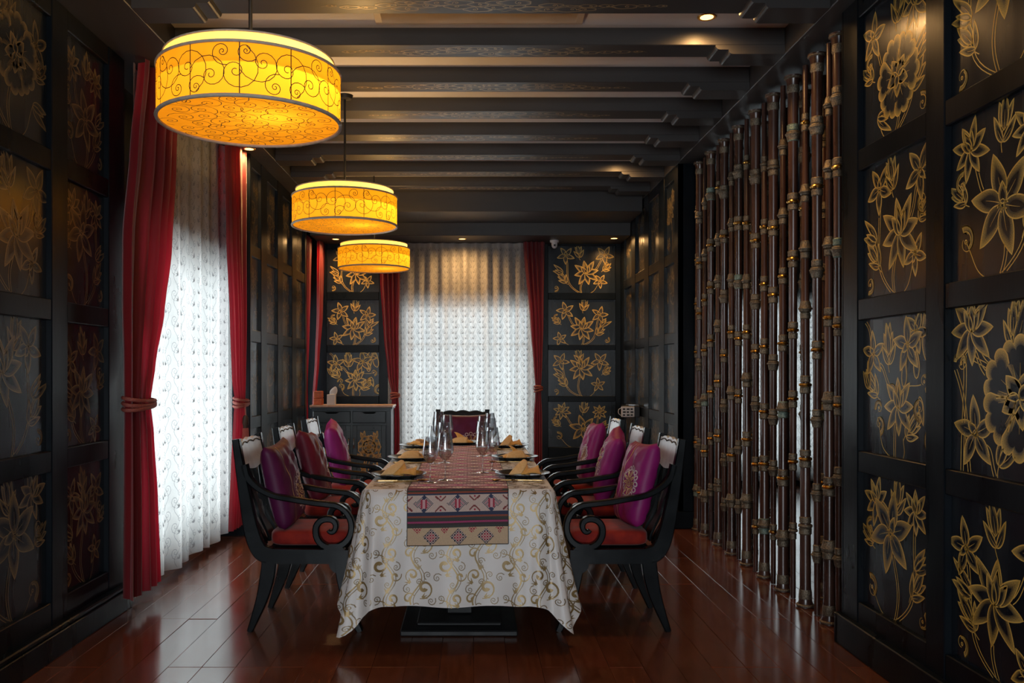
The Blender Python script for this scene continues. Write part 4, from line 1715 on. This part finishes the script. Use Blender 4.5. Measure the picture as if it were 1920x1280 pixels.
def _build_perimeter():
    S = 0
    ax, by = ca - cr_, cb - cr_
    sides = [((-ax, -cb), (ax, -cb), (0, -1)), ((ca, -by), (ca, by), (1, 0)), ((ax, cb), (-ax, cb), (0, 1)), ((-ca, by), (-ca, -by), (-1, 0))]
    cors = [((ax, -by), -PI / 2), ((ax, by), 0), ((-ax, by), PI / 2), ((-ax, -by), PI)]
    for (p, q, n), (c, a0) in zip(sides, cors):
        L = math.dist(p, q)
        segs.append((S, S + L, 'side', p, q, n))
        S += L
        segs.append((S, S + CORN, 'corner', c, a0, None))
        S += CORN
    return S


PERIM = _build_perimeter()


def base_pt(S):
    S = S % PERIM
    for s0, s1, ty, a, b_, c in segs:
        if s0 <= S <= s1:
            q = (S - s0) / (s1 - s0)
            if ty == 'side':
                return (a[0] + (b_[0] - a[0]) * q, a[1] + (b_[1] - a[1]) * q), c, 0.0
            an = b_ + q * PI / 2
            n = (math.cos(an), math.sin(an))
            return (a[0] + cr_ * n[0], a[1] + cr_ * n[1]), n, math.sin(q * PI)
    return base_pt(0)


CORNERS = [(s0 + s1) / 2 for s0, s1, ty, *_ in segs if ty == 'corner']


def cfac(S, w=.17):
    S = S % PERIM
    return max(math.exp(-(min(abs(S - c), PERIM - abs(S - c)) / w) ** 2) for c in CORNERS)


def skirt_len(S):
    return .562 + .14 * cfac(S, .075) + .008 * math.sin(S * 4.1)


def cloth(S, d, off=0.0):
    (x, y), n, k = base_pt(S)
    D = .57
    q = d / D
    cf = cfac(S)
    e = .004 + .012 * min(1, d / .03) + .074 * q ** 1.05
    e += .016 * q * math.sin(S * 2 * PI / .37 + 1.3) * (1 - .5 * cf)
    e += .040 * cf * q ** 1.6 + .022 * q * math.sin((S - .1) * 2 * PI / .115) * cf
    z = TZ + .006 - max(0.0, d - .012 * (1 - math.exp(-d / .02)))
    z += off if d < .001 else 0
    return (CX + x + n[0] * (e + off), CYc + y + n[1] * (e + off), z)


tc_ = MB()
nS, nD = 560, 26
tc_.grid(lambda u, v: cloth(u * PERIM, v * skirt_len(u * PERIM)), nS, nD, True)
# top sheet
ring = [cloth(PERIM * i / 160, 0) for i in range(160)]
cen = (CX, CYc, TZ + .0065)
o_ = len(tc_.v)
tc_.v.extend(ring)
tc_.v.append(cen)
tc_.f.extend([(o_ + i, o_ + (i + 1) % 160, o_ + 160) for i in range(160)])
tcl = tc_.build('tablecloth', M['damask'], smooth='all', fix=False)
tag(tcl, 'ivory damask tablecloth woven with gold scrolls, hanging in folds to near the floor', 'tablecloth')
rnd = random.Random(3)
fat, thin = scroll_field(PERIM, .70, rnd, .215, .0078)
for art, mm, nm in ((fat, M['damask_gold'], 'gold_scrolls'), (thin, M['damask_thin'], 'fine_scrolls')):
    V, Fc, A_ = art.finish(PERIM, .70, .001)
    mb = MB()
    mb.v = [cloth(u, max(.004, .70 - v), .0016) for u, v, q in V]
    keep = []
    for fc in Fc:
        u = sum(V[i][0] for i in fc) / 4
        d = .70 - sum(V[i][1] for i in fc) / 4
        if d < skirt_len(u) - .004 and d > .006:
            keep.append(fc)
    mb.f = keep
    mb.build(nm, mm, tcl, fix=False)
fat, thin = scroll_field(.90, TL - .02, random.Random(5), .215, .0078)
for art, mm, nm in ((fat, M['damask_gold'], 'gold_scrolls'), (thin, M['damask_thin'], 'fine_scrolls')):
    V, Fc, A_ = art.finish(.90, TL - .02, .001)
    mb = MB()
    mb.v = [(CX - .45 + u, TY0 + .01 + v, TZ + .0078) for u, v, q in V]
    mb.f = Fc
    mb.build(nm, mm, tcl, fix=False)

# ---- woven runner
RW, RX = .495, -.078
S_FRONT = ca - cr_           # S at the middle of the front side


def runner_pt(u, L):
    """u 0..1 across, L = metres from the front lower hem"""
    x = RX - RW / 2 + RW * u
    drop = .282 - .012 * u
    if L < drop:
        d = drop - L
        p = cloth(S_FRONT + (x - CX), max(d, .0), .004)
        return (p[0], p[1] - .004 - .002 * math.sin(u * 9), p[2])
    t = L - drop
    y = TY0 - .016 + t
    return (x + .004 * math.sin(y * 3), y, TZ + .0105 - .008 * math.exp(-t / .006))


def weave_color(ix, nx, L):
    x = (ix + .5) / nx * RW
    cell = RW / nx
    cream, tan = (.60, .46, .40), (.58, .42, .27)
    navy, dark, brick, pink, char = (.03, .04, .09), (.05, .03, .035), (.30, .07, .04), (.42, .05, .16), (.045, .05, .045)
    red = (.38, .03, .06)
    iy = int(L / cell)

    def strip(q):
        tb_ = [(.0, navy), (.12, navy), (.22, brick), (.34, char), (.55, dark), (.62, pink), (.70, dark), (.85, char), (1.0, navy)]
        c = navy
        for p_, cc in tb_:
            if q >= p_:
                c = cc
        if (ix % 2) == (iy % 2):
            c = tuple(k * .72 for k in c)
        return c
    if L < .085:
        y = L
        for k in range(3):
            cx = RW * (.24 + .27 * k)
            dd = abs(x - cx) / .042 + abs(y - .040) / .040
            if dd < 1:
                if (ix + iy) % 3 == 0 or (ix - iy) % 3 == 0:
                    return red if dd < .62 else (.02, .03, .05)
                return cream
        for k in range(4):
            cx = RW * (.105 + .27 * k)
            dd = abs(x - cx) / .028
            if y > .052 and dd + (.087 - y) / .033 < 1:
                if (ix + iy) % 3 == 0 or (ix - iy) % 3 == 0:
                    return red
        return tan
    if L < .158:
        return strip(1 - (L - .085) / .073)
    if L < .243:
        y = (L - .2005)
        P = RW / 3.0
        kx = x % P - P / 2
        dd = abs(kx) / .052 + abs(y) / .044
        if dd < 1:
            if abs(kx) < .0055:
                return (.62, .36, .38) if abs(y) < .022 else navy
            if abs(kx) < .014 and abs(y) < .022:
                return red
            if abs(kx) < .012 and abs(y) > .03:
                return navy
            j = (iy + int(abs(kx) / cell)) % 4
            if j == 0:
                return (.02, .02, .05)
            if j == 2:
                return (.42, .06, .14) if dd < .8 else (.03, .03, .05)
            return (.62, .50, .46)
        k2 = (x + P / 2) % P - P / 2
        ay = abs(y)
        if abs(abs(k2) - (ay - .012) * 1.1) < .0052 and ay > .012 and abs(k2) < .026:
            return (.20, .03, .03)
        if abs(k2) < .005 and abs(ay - .034) < .004:
            return red
        return cream
    if L < .282:
        return strip((L - .243) / .05)
    t = (L - .282)
    row = int(t / .085)
    q = (t % .085) / .085
    sh = .5 * (row % 2)
    P = RW / 3
    m = abs(((x / P + sh) % 1) - .5) * 2
    base = [(.34, .02, .05), (.60, .04, .24), (.20, .015, .04), (.42, .04, .12)][row % 4]
    light = [(.88, .70, .62), (.86, .76, .76), (.84, .64, .50)][row % 3]
    if q < .12 or q > .88:
        return (.08, .012, .025)
    env = 1 - abs(q - .5) / .38
    jag = ((ix * 7 + iy * 3) % 5) * .05
    if m + jag < env:
        if abs(q - .5) < .09 and (ix % 4 < 2) and m < .55:
            return (.12, .02, .04)
        return light
    if (ix % 6 < 2) and .35 < q < .65:
        return tuple(c * .5 for c in base)
    return base


nx = 112
cell = RW / nx
Ltot = .282 + TL + .03
ny = int(Ltot / cell)
rm = MB().grid(lambda u, v: runner_pt(u, v * Ltot), nx, ny)
me = rm.mesh('table_runner', M['runner'], smooth='all', fix=False)
colr = np.ones((len(me.polygons), 4, 4), dtype=np.float32)
k = 0
for j in range(ny):
    for i in range(nx):
        colr[k, :, :3] = weave_color(i, nx, (j + .5) / ny * Ltot)
        k += 1
at = me.color_attributes.new('weave', 'FLOAT_COLOR', 'CORNER')
at.data.foreach_set('color', colr.ravel())
run = link('table_runner', me)
tag(run, 'woven ethnic table runner in plum, cream and navy bands hanging over the table end', 'table runner')
for u0 in (0.0, 1.0):
    MB().tube([runner_pt(u0, L) for L in np.linspace(0, .34, 40)] + [runner_pt(u0, L) for L in np.linspace(.4, Ltot, 30)], .0022, 5).build('edge_cord', M['black'], run)
MB().tube([runner_pt(q, 0) for q in np.linspace(0, 1, 30)], .002, 5).build('hem_cord', M['wire'], run)

ZT = TZ + .0095


# ---- plates and napkins
def bez(ctrl):
    C_ = np.array(ctrl, float)
    def B(t):
        return np.array(((1 - t) ** 2, 2 * t * (1 - t), t * t))
    return lambda u, v: tuple(np.einsum('i,j,ijk->k', B(v), B(u), C_))


plate_me = MB().lathe([(0, .004), (.085, .004), (.095, .0), (.10, .0), (.105, .006), (.150, .021), (.1535, .022), (.153, .0245), (.148, .024), (.104, .011), (.095, .008), (0, .008)], 48, close=False).mesh('dinner_plate', M['plate'], smooth=30)


def napkin_mesh(kind):
    g = MB()
    if kind == 0:       # a bird-like fold: a leaning horn and a tail
        g.grid(bez([[(-.10, -.05, .0), (-.03, -.075, .02), (.03, -.05, .0)], [(-.06, -.01, .045), (.0, .0, .11), (.05, .0, .03)], [(.02, .06, .10), (.03, .045, .105), (.045, .03, .02)]]), 14, 14)
        g.grid(bez([[(-.02, -.05, .0), (.04, -.06, .035), (.10, -.04, .0)], [(.0, .0, .05), (.05, .01, .075), (.10, .02, .045)], [(.02, .05, .0), (.06, .06, .02), (.105, .04, .06)]]), 14, 14)
    elif kind == 1:     # tall tented fold
        g.grid(bez([[(-.11, -.03, .0), (-.02, -.06, .015), (.10, -.03, .0)], [(-.07, .0, .03), (-.01, .0, .12), (.07, .0, .04)], [(-.09, .05, .01), (.0, .06, .03), (.09, .05, .0)]]), 14, 14)
        g.grid(bez([[(-.02, -.03, .02), (-.03, -.02, .10), (-.05, .0, .12)], [(.03, -.03, .03), (.02, .0, .10), (.01, .02, .11)], [(.08, -.02, .0), (.07, .01, .02), (.05, .04, .0)]]), 12, 12)
    else:               # flat wrapped fold with a rolled edge
        g.grid(bez([[(-.10, -.05, .0), (.0, -.07, .03), (.09, -.06, .0)], [(-.09, .0, .03), (.0, .0, .07), (.10, .0, .03)], [(-.07, .05, .0), (.0, .06, .03), (.09, .05, .02)]]), 14, 14)
        g.grid(bez([[(.0, -.04, .02), (.04, -.03, .07), (.07, -.05, .02)], [(-.02, .0, .05), (.03, .0, .08), (.08, .0, .05)], [(-.03, .04, .02), (.02, .05, .05), (.07, .05, .01)]]), 12, 12)
    return g


def napkin_lining(kind):
    g = MB()
    if kind == 0:
        g.grid(bez([[(-.10, -.058, .001), (-.07, -.066, .012), (-.03, -.066, .012)], [(-.08, -.045, .045), (-.05, -.05, .055), (.0, -.05, .04)], [(.01, .03, .106), (.02, .03, .112), (.035, .02, .09)]]), 10, 10)
    else:
        g.grid(bez([[(-.10, -.062, .0), (-.03, -.078, .012), (.05, -.07, .0)], [(-.09, -.05, .02), (-.03, -.055, .05), (.05, -.05, .03)], [(-.06, -.02, .045), (-.01, -.02, .085), (.05, -.02, .06)]]), 10, 10)
    return g


def solid(o, t=.004):
    md = o.modifiers.new('cloth_thickness', 'SOLIDIFY')
    md.thickness = t
    md.offset = 0
    return o


SEATS = []
names = {0: 'first', 1: 'second', 2: 'third'}
for i, y in enumerate([4.72, 5.64, 6.55]):
    SEATS.append((-.41, y, 0, 'window side', names[i], i))
    SEATS.append((.27, y + .03, PI, 'pole side', names[i], i))
SEATS.append((-.10, 6.83, -PI / 2, 'head', '', 3))
for n_, (x, y, rz, side, nm, i) in enumerate(SEATS):
    lb = 'black plate at the head of the table' if side == 'head' else 'black plate at the %s place on the %s' % (nm, side)
    p = link('dinner_plate', plate_me)
    p.location = (x, y, ZT)
    tag(p, lb, 'plate', 'black dinner plates')
    kind = [0, 0, 2, 1, 2, 0, 1][n_]
    lbn = {0: 'gold napkin folded like a bird', 1: 'gold napkin folded into a peak', 2: 'gold napkin wrapped in a low fold'}[kind]
    lbn += ' on the head plate' if side == 'head' else ' on the %s plate of the %s' % (nm, side)
    q = napkin_mesh(kind).build('napkin', M['napkin'], smooth='all', fix=False)
    solid(q)
    q.location = (x, y, ZT + .012)
    q.rotation_euler = (0, 0, [0, .2, .3, .5, 2.7, .3, 0][n_])
    q.scale = (.95, .95, .74) if kind != 1 else (1.05, .95, .70)
    tag(q, lbn, 'napkin', 'folded gold napkins')
    solid(napkin_lining(kind).build('lining', M['napkin_pale'], q, smooth='all', fix=False), .003)

# ---- cutlery
def knife_mesh():
    b = MB()
    b.prism([(-.11, -.006), (-.10, -.009), (.0, -.006), (.0, .006), (-.10, .009), (-.11, .006)], .002, .009)
    b.prism([(.0, -.006), (.05, -.009), (.105, -.006), (.12, .004), (.10, .009), (.0, .006)], .003, .006)
    return b.mesh('knife', M['steel'])


def fork_mesh():
    b = MB()
    b.prism([(-.11, -.006), (-.10, -.008), (.04, -.003), (.04, .003), (-.10, .008), (-.11, .006)], .002, .007)
    b.prism([(.04, -.003), (.06, -.012), (.08, -.012), (.08, .012), (.06, .012), (.04, .003)], .003, .007)
    for k in range(4):
        yy = -.0105 + .007 * k
        b.box(.08, .115, yy - .0018, yy + .0018, .004, .007)
    return b.mesh('fork', M['steel'])


kme, fme = knife_mesh(), fork_mesh()
for n_, (x, y, rz, side, nm, i) in enumerate(SEATS):
    place = 'at the head place' if side == 'head' else 'at the %s place on the %s' % (nm, side)
    for what, me_, dy in (('knife', kme, -.180), ('fork', fme, .180)):
        if side == 'pole side':
            dy = -dy
        dx, dyy = (0, dy) if side != 'head' else (dy, 0)
        o = link(what, me_)
        o.location = (x + dx + (.0 if side == 'head' else (.01 if x < 0 else -.01)), y + dyy, ZT - .001)
        o.rotation_euler = (0, 0, rz + (.05 if what == 'knife' else -.04))
        tag(o, 'bronze %s %s' % (what, place), what, 'bronze cutlery')
sp = MB()
sp.prism([(-.10, -.005), (.03, -.003), (.03, .003), (-.10, .005)], .002, .006)
sp.grid(lambda u, v: (.055 + .028 * math.cos(2 * PI * u) * v, .017 * math.sin(2 * PI * u) * v, .003 + .008 * v * v), 16, 4)
sme = sp.mesh('spoon', M['steel'])
for n_, (x, y, rz, side, nm, i) in enumerate(SEATS[:6]):
    o = link('spoon', sme)
    dy = -.205 if side == 'window side' else -.20
    o.location = (x + (.09 if x < 0 else -.10), y + dy, ZT - .001)
    o.rotation_euler = (0, 0, rz + .35)
    tag(o, 'bronze spoon lying aslant at the %s place on the %s' % (nm, side), 'spoon', 'bronze cutlery')

# ---- wine glasses
gl_bowl = MB().lathe([(.006, .098), (.018, .106), (.036, .130), (.0425, .150), (.041, .165), (.031, .238), (.0302, .238), (.0395, .166), (.041, .150), (.034, .131), (.016, .108), (.0, .102)], 28, close=False).mesh('bowl', M['glass'], smooth=50)
gl_stem = MB().lathe([(.010, .004), (.0045, .014), (.0036, .05), (.004, .09), (.007, .1)], 12).mesh('stem', M['glass'], smooth=50)
gl_foot = MB().lathe([(.0, .0), (.036, .0), (.036, .002), (.012, .006), (.0, .0065)], 28, close=False).mesh('foot', M['glass'], smooth=50)
G = [(-.225, 4.49, 1.0, 'nearest the cloth end of the window-side cluster'), (-.150, 4.58, 1.06, 'of the window-side cluster, tall and beside the nearest one'),
     (-.245, 5.38, 1.0, 'level with the second window-side plate, outer of two'), (-.185, 5.44, 1.08, 'level with the second window-side plate, inner of two'),
     (-.255, 6.28, 1.0, 'level with the third window-side plate, outer of two'), (-.195, 6.34, 1.08, 'level with the third window-side plate, inner of two'),
     (.052, 4.92, 1.0, 'nearest the cloth end of the pole-side cluster'), (.108, 5.02, 1.06, 'of the pole-side cluster, tall and beside the nearest one'),
     (.055, 5.86, 1.0, 'level with the second pole-side plate, inner of two'), (.115, 5.92, 1.08, 'level with the second pole-side plate, outer of two'),
     (.065, 6.58, 1.0, 'level with the third pole-side plate, inner of two'), (.125, 6.64, 1.08, 'level with the third pole-side plate, outer of two'),
     (-.27, 6.66, 1.12, 'beside the head plate, towards the window')]
for x, y, s, lb in G:
    t = thing('wine_glass', 'clear wine glass ' + lb, 'glass', (x, y, ZT), 0, 'clear wine glasses')
    t.scale = (s, s, s)
    for nm, me_ in (('bowl', gl_bowl), ('stem', gl_stem), ('foot', gl_foot)):
        link(nm, me_, t)

# ================================================================ PENDANT LAMPS
LR, LH = .345, .19


def lamp_parts():
    P = {}
    rib = MB()
    P['shade'] = MB().grid(lambda u, v: (LR * math.cos(2 * PI * u), LR * math.sin(2 * PI * u), LH * v), 72, 1, True).mesh('shade', M['shade'], smooth='all', fix=False)
    P['diffuser'] = MB().lathe([(0, .004), (LR - .004, .004)], 64, close=False).mesh('diffuser', M['shade_bottom'], fix=False)
    P['inner_shade'] = MB().grid(lambda u, v: (LR * .93 * math.cos(2 * PI * u), LR * .93 * math.sin(2 * PI * u), .12 + .115 * v), 64, 1, True).mesh('inner_shade', M['inner_ring'], smooth='all', fix=False)
    for i, (r, z, w, m) in enumerate(((LR, 0, .0075, 'trim_cord'), (LR, LH, .006, 'trim_cord'), (LR * .93, .235, .004, 'trim_cord'))):
        pts = [(r * math.cos(a), r * math.sin(a), z) for a in np.linspace(0, 2 * PI, 65)]
        P['trim%d' % i] = MB().tube(pts, w, 8).mesh('trim_cord', M[m], smooth='all')
    rnd = random.Random(12)
    A = Art()
    W = 2 * PI * LR
    lw = .0028
    n = 12
    for k in range(n):
        x0 = W * k / n
        up = 1 if k % 2 == 0 else -1
        for (dx, dy, r, sg, a0) in ((.20, .06, .105, 1, -.5), (.72, -.12, .085, -1, .9), (.40, -.32, .044, 1, .2), (.95, .30, .050, -1, -.4)):
            c = (x0 + W / n * dx, LH / 2 + up * LH * dy)
            A.line(spiral_pts(c, r, 2.1, PI * a0 * up, sg * up, 34, .07), lw)
    for k in range(n):
        A.line([(W * k / n + .05, y) for y in np.linspace(0.003, LH - .003, 3)], lw * 1.3)
    V, Fc, _ = A.finish(None, None)
    ok = [f for f in Fc if all(0.002 < V[i][1] < LH - .002 for i in f)]
    mb = MB()
    rr = LR + .0018
    mb.v = [(rr * math.cos(u / LR), rr * math.sin(u / LR), v) for u, v, o in V]
    mb.f = ok
    P['scrollwork'] = mb.mesh('scrollwork', M['wire'], fix=False)
    A = Art()
    for k in range(44):
        a, r = rnd.uniform(0, 6.28), LR * .93 * math.sqrt((k + .5) / 44)
        a = k * 2.39996
        c = (r * math.cos(a), r * math.sin(a))
        A.line(spiral_pts(c, rnd.uniform(.055, .085), 2.1, rnd.uniform(0, 6.28), rnd.choice((-1, 1)), 28, .08), lw)
        if k % 2:
            A.line([(c[0] + .09 * t - .02, c[1] + .03 * math.sin(3 * t) + .02) for t in np.linspace(0, 1, 8)], lw)
    V, Fc, _ = A.finish(None, None)
    mb = MB()
    mb.v = [(x, y, .0022) for x, y, o in V]
    mb.f = [f for f in Fc if all(math.hypot(V[i][0], V[i][1]) < LR - .004 for i in f)]
    P['diffuser_scrollwork'] = mb.mesh('diffuser_scrollwork', M['wire'], fix=False)
    return P


LP = lamp_parts()
LAMPS = [(-.865, 3.35, 2.31, 3.277, 'largest drum pendant, amber silk with black scrolls, nearest of the three lamps'),
         (-.855, 5.74, 2.31, 3.18, 'middle drum pendant of amber silk with black scrolls, hung on a black rod'),
         (-.962, 8.34, 2.335, 3.277, 'smallest-looking drum pendant, farthest lamp, before the red drape')]
for i, (x, y, z, zt, lb) in enumerate(LAMPS):
    t = thing('pendant_lamp', lb, 'lamp', (x, y, z), .35 * i, 'drum pendant lamps over the table')
    for nm in ('shade', 'diffuser', 'inner_shade'):
        o = link(nm, LP[nm], t)
        if nm == 'shade':
            link('scrollwork', LP['scrollwork'], o)
        if nm == 'diffuser':
            link('scrollwork', LP['diffuser_scrollwork'], o)
    for q in range(3):
        link('trim_cord', LP['trim%d' % q], t)
    MB().tube([(0, 0, .16), (0, 0, zt - z - .01)], .0075, 10).build('rod', M['black'], t, smooth=40)
    MB().lathe([(.0, zt - z - .03), (.045, zt - z - .025), (.055, zt - z - .002), (.0, zt - z - .001)], 24, close=False).build('canopy', M['black'], t, smooth=40)
    b_ = MB()
    for a in (0, 2 * PI / 3, 4 * PI / 3):
        b_.tube([(0, 0, .165), (LR * .92 * math.cos(a), LR * .92 * math.sin(a), .165)], .004, 6)
    b_.build('spider', M['black'], t)
    l = bpy.data.lights.new('bulb_light', 'POINT')
    l.energy = 14.0
    l.color = (1.0, .60, .22)
    l.shadow_soft_size = .035
    lo = bpy.data.objects.new('bulb_light', l)
    COL.objects.link(lo)
    lo.parent = t
    lo.location = (.10, -.06, .14)

# ================================================================ DOWNLIGHTS
DL = [(1.27, 4.705, 3.277, 'round downlight in the white ceiling next to a beam end'),
      (1.33, 7.75, 3.277, 'round downlight between far beams, seen by its amber glow'),
      (-1.80, 6.93, 3.13, 'round downlight in the black soffit above the tasselled drape'),
      (-1.58, 9.9, 2.86, 'round downlight in the corner soffit above the gold flower panel'),
      (-.13, 9.88, 2.86, 'round downlight above the middle of the far sheer curtain'),
      (1.60, 9.84, 2.86, 'round downlight in the soffit near the panelled corner, past the camera dome')]
ring_me = MB().lathe([(.036, 0), (.036, -.003), (.048, -.005), (.052, -.001), (.052, 0)], 24, close=False).mesh('bezel', M['brass'], smooth=40)
lens_me = MB().lathe([(0, -.0035), (.036, -.0035)], 24, close=False).mesh('lens', M['lens'], fix=False)
for x, y, z, lb in DL:
    t = thing('downlight', lb, 'downlight', (x, y, z), 0, 'recessed amber downlights')
    link('bezel', ring_me, t)
    link('lens', lens_me, t)
    l = bpy.data.lights.new('downlight_beam', 'SPOT')
    l.energy = 34
    l.color = (1.0, .55, .20)
    l.spot_size = math.radians(172)
    l.spot_blend = 1.0
    l.shadow_soft_size = .03
    lo = bpy.data.objects.new('downlight_beam', l)
    COL.objects.link(lo)
    lo.parent = t
    lo.location = (0, 0, -.02)

# ================================================================ SIDEBOARD
sb = thing('sideboard', 'dark teal sideboard with two drawers and gold-flower doors in the far corner', 'sideboard', (-1.357, 9.6, 0))
b = MB()
b.box(-.44, .44, .016, .37, .06, .925)
b.box(-.42, .42, .04, .35, 0, .06)
b.build('carcass', M['sideboard'], sb)
MB().box(-.455, .455, -.012, .375, .925, .945, .003).build('cornice', M['sideboard'], sb)
MB().box(-.462, .462, -.022, .378, .945, .968, .003).build('worktop', M['worktop'], sb)
for s, x0, x1 in ((0, -.428, -.011), (1, .011, .383)):
    d = MB().box(x0, x1, -.004, .02, .770, .902, .006).build('drawer', M['sideboard'], sb)
    c = (x0 + x1) / 2
    MB().prism([(c - .085, .892), (c + .085, .892), (c + .07, .884), (c + .05, .874), (c - .05, .874), (c - .07, .884)], -.004, .0, 'y').build('pull', M['black'], d)
    dr = MB()
    dr.box(x0, x0 + .05, 0, .02, .10, .745, .003).box(x1 - .05, x1, 0, .02, .10, .745, .003).box(x0 + .05, x1 - .05, 0, .02, .685, .745, .003).box(x0 + .05, x1 - .05, 0, .02, .10, .16, .003)
    dr = dr.build('door', M['sideboard'], sb)
    MB().box(x0 + .05, x1 - .05, .008, .018, .16, .685).build('door_panel', M['sideboard'], dr)
    hx = x1 - .018 if s == 0 else x0 + .018
    MB().tube([(hx, 0, .60), (hx, -.018, .59), (hx, -.022, .56), (hx, -.022, .53), (hx, -.018, .50), (hx, 0, .49)], .006, 8).build('handle', M['chrome'], dr, smooth=50)
    A = Art()
    w = x1 - x0 - .10
    lw = .006
    for qx in (.24, .76):
        A.leafpair((w * qx, .435), PI / 2, .085, lw)
        A.leafpair((w * qx, .09), PI / 2, .085, lw)
        A.leafpair((w * qx, .10), -PI / 2, .07, lw)
        A.leafpair((w * qx, .22), PI / 2 + (1.2 if qx < .5 else -1.2), .085, lw)
    A.stem((w * .5, .02), (w * .5, .26), .1, lw * 1.6)
    for a_ in range(9):
        q = 2 * PI * a_ / 9
        A.lobed(np.array((w * .5 + .045 * math.cos(q), .345 + .045 * math.sin(q))), q, .085, .085, lw, 3)
    for a_ in range(6):
        q = 2 * PI * a_ / 6 + .3
        A.lobed(np.array((w * .5 + .015 * math.cos(q), .345 + .015 * math.sin(q))), q, .07, .07, lw, 3)
    A.peony((w * .5, .345), .055, .3, lw * .8)
    A.items = [it if it[0] == 'L' else (it[0], it[1], it[2], 1.0, .22, None) for it in A.items]
    mm = frame_m((x0 + .05, .0075, .16), XV, ZV, -YV)
    A.mb(w, .525, fn=None).build('gold_flowers', M['gold_side'], dr, fix=False, matrix=mm)
for x_ in (.41,):
    MB().box(.392, .44, .004, .02, .10, .905, .003).build('corner_post', M['sideboard'], sb)

WT = .968
t = thing('stacked_box', 'small orange wooden box of two tiers on the sideboard corner', 'box', (-1.745, 9.72, WT))
MB().box(-.05, .05, -.05, .05, 0, .075, .006).build('lower_tier', M['terracotta'], t)
MB().box(-.048, .048, -.048, .048, .078, .155, .006).build('upper_tier', M['terracotta'], t)
t = thing('napkin_holder', 'white square holder with a folded white leaf on the sideboard', 'holder', (-1.595, 9.70, WT))
MB().box(-.045, .045, -.045, .045, 0, .118, .004).build('holder_cube', M['white'], t)
g = MB().grid(bez([[(-.02, 0, .115), (.02, -.01, .12), (.05, 0, .115)], [(-.035, .01, .16), (.02, -.03, .17), (.075, 0, .15)], [(.03, 0, .20), (.045, 0, .215), (.06, 0, .19)]]), 10, 10)
solid(g.build('folded_paper', M['white'], t, smooth='all', fix=False), .003)

# ================================================================ CAMERA DOME, WALL BOX
t = thing('security_camera', 'white dome security camera under the far soffit beside the drape', 'camera', (.935, 10.0, 2.86))
MB().lathe([(0, 0), (.052, 0), (.052, -.02), (.046, -.028), (0, -.028)], 28, close=False).build('mount', M['white'], t, smooth=40)
MB().lathe([(.034, -.026), (.036, -.05), (.030, -.075), (.018, -.09), (0, -.094)], 24, close=False).build('dome', M['white'], t, smooth=60)
MB().lathe([(0, 0), (.012, 0), (.012, .006), (0, .006)], 16, close=False).build('camera_lens', M['black'], t, smooth=40, matrix=Matrix.Translation((0, -.034, -.062)) @ Matrix.Rotation(PI / 2, 4, 'X'))
t = thing('wall_control_box', 'small black control box with white printed plate on the panelled wall near the corner', 'control box', (1.70, 9.25, .86))
MB().box(-.10, .05, -.16, .12, 0, .12, .005).build('case', M['black'], t)
pl = MB().box(-.15, -.01, -.175, -.165, .005, .115, .004).build('label_plate', M['white'], t)
g = MB()
for r_ in range(3):
    for c_ in range(3):
        g.box(-.132 + c_ * .04, -.108 + c_ * .04 + (.006 if (r_ + c_) % 2 else 0), -.1775, -.1750, .018 + r_ * .031, .034 + r_ * .031)
g.build('printed_marks', M['black'], pl)
MB().tube([(-.15, -.17, .02), (-.175, -.17, .04), (-.18, -.17, .06), (-.175, -.17, .085), (-.15, -.17, .10)], .004, 6).build('bracket', M['white'], t, smooth=50)
MB().box(-.06, .05, -.10, .05, .12, .135, .003).build('box_lid', M['chrome'], t)
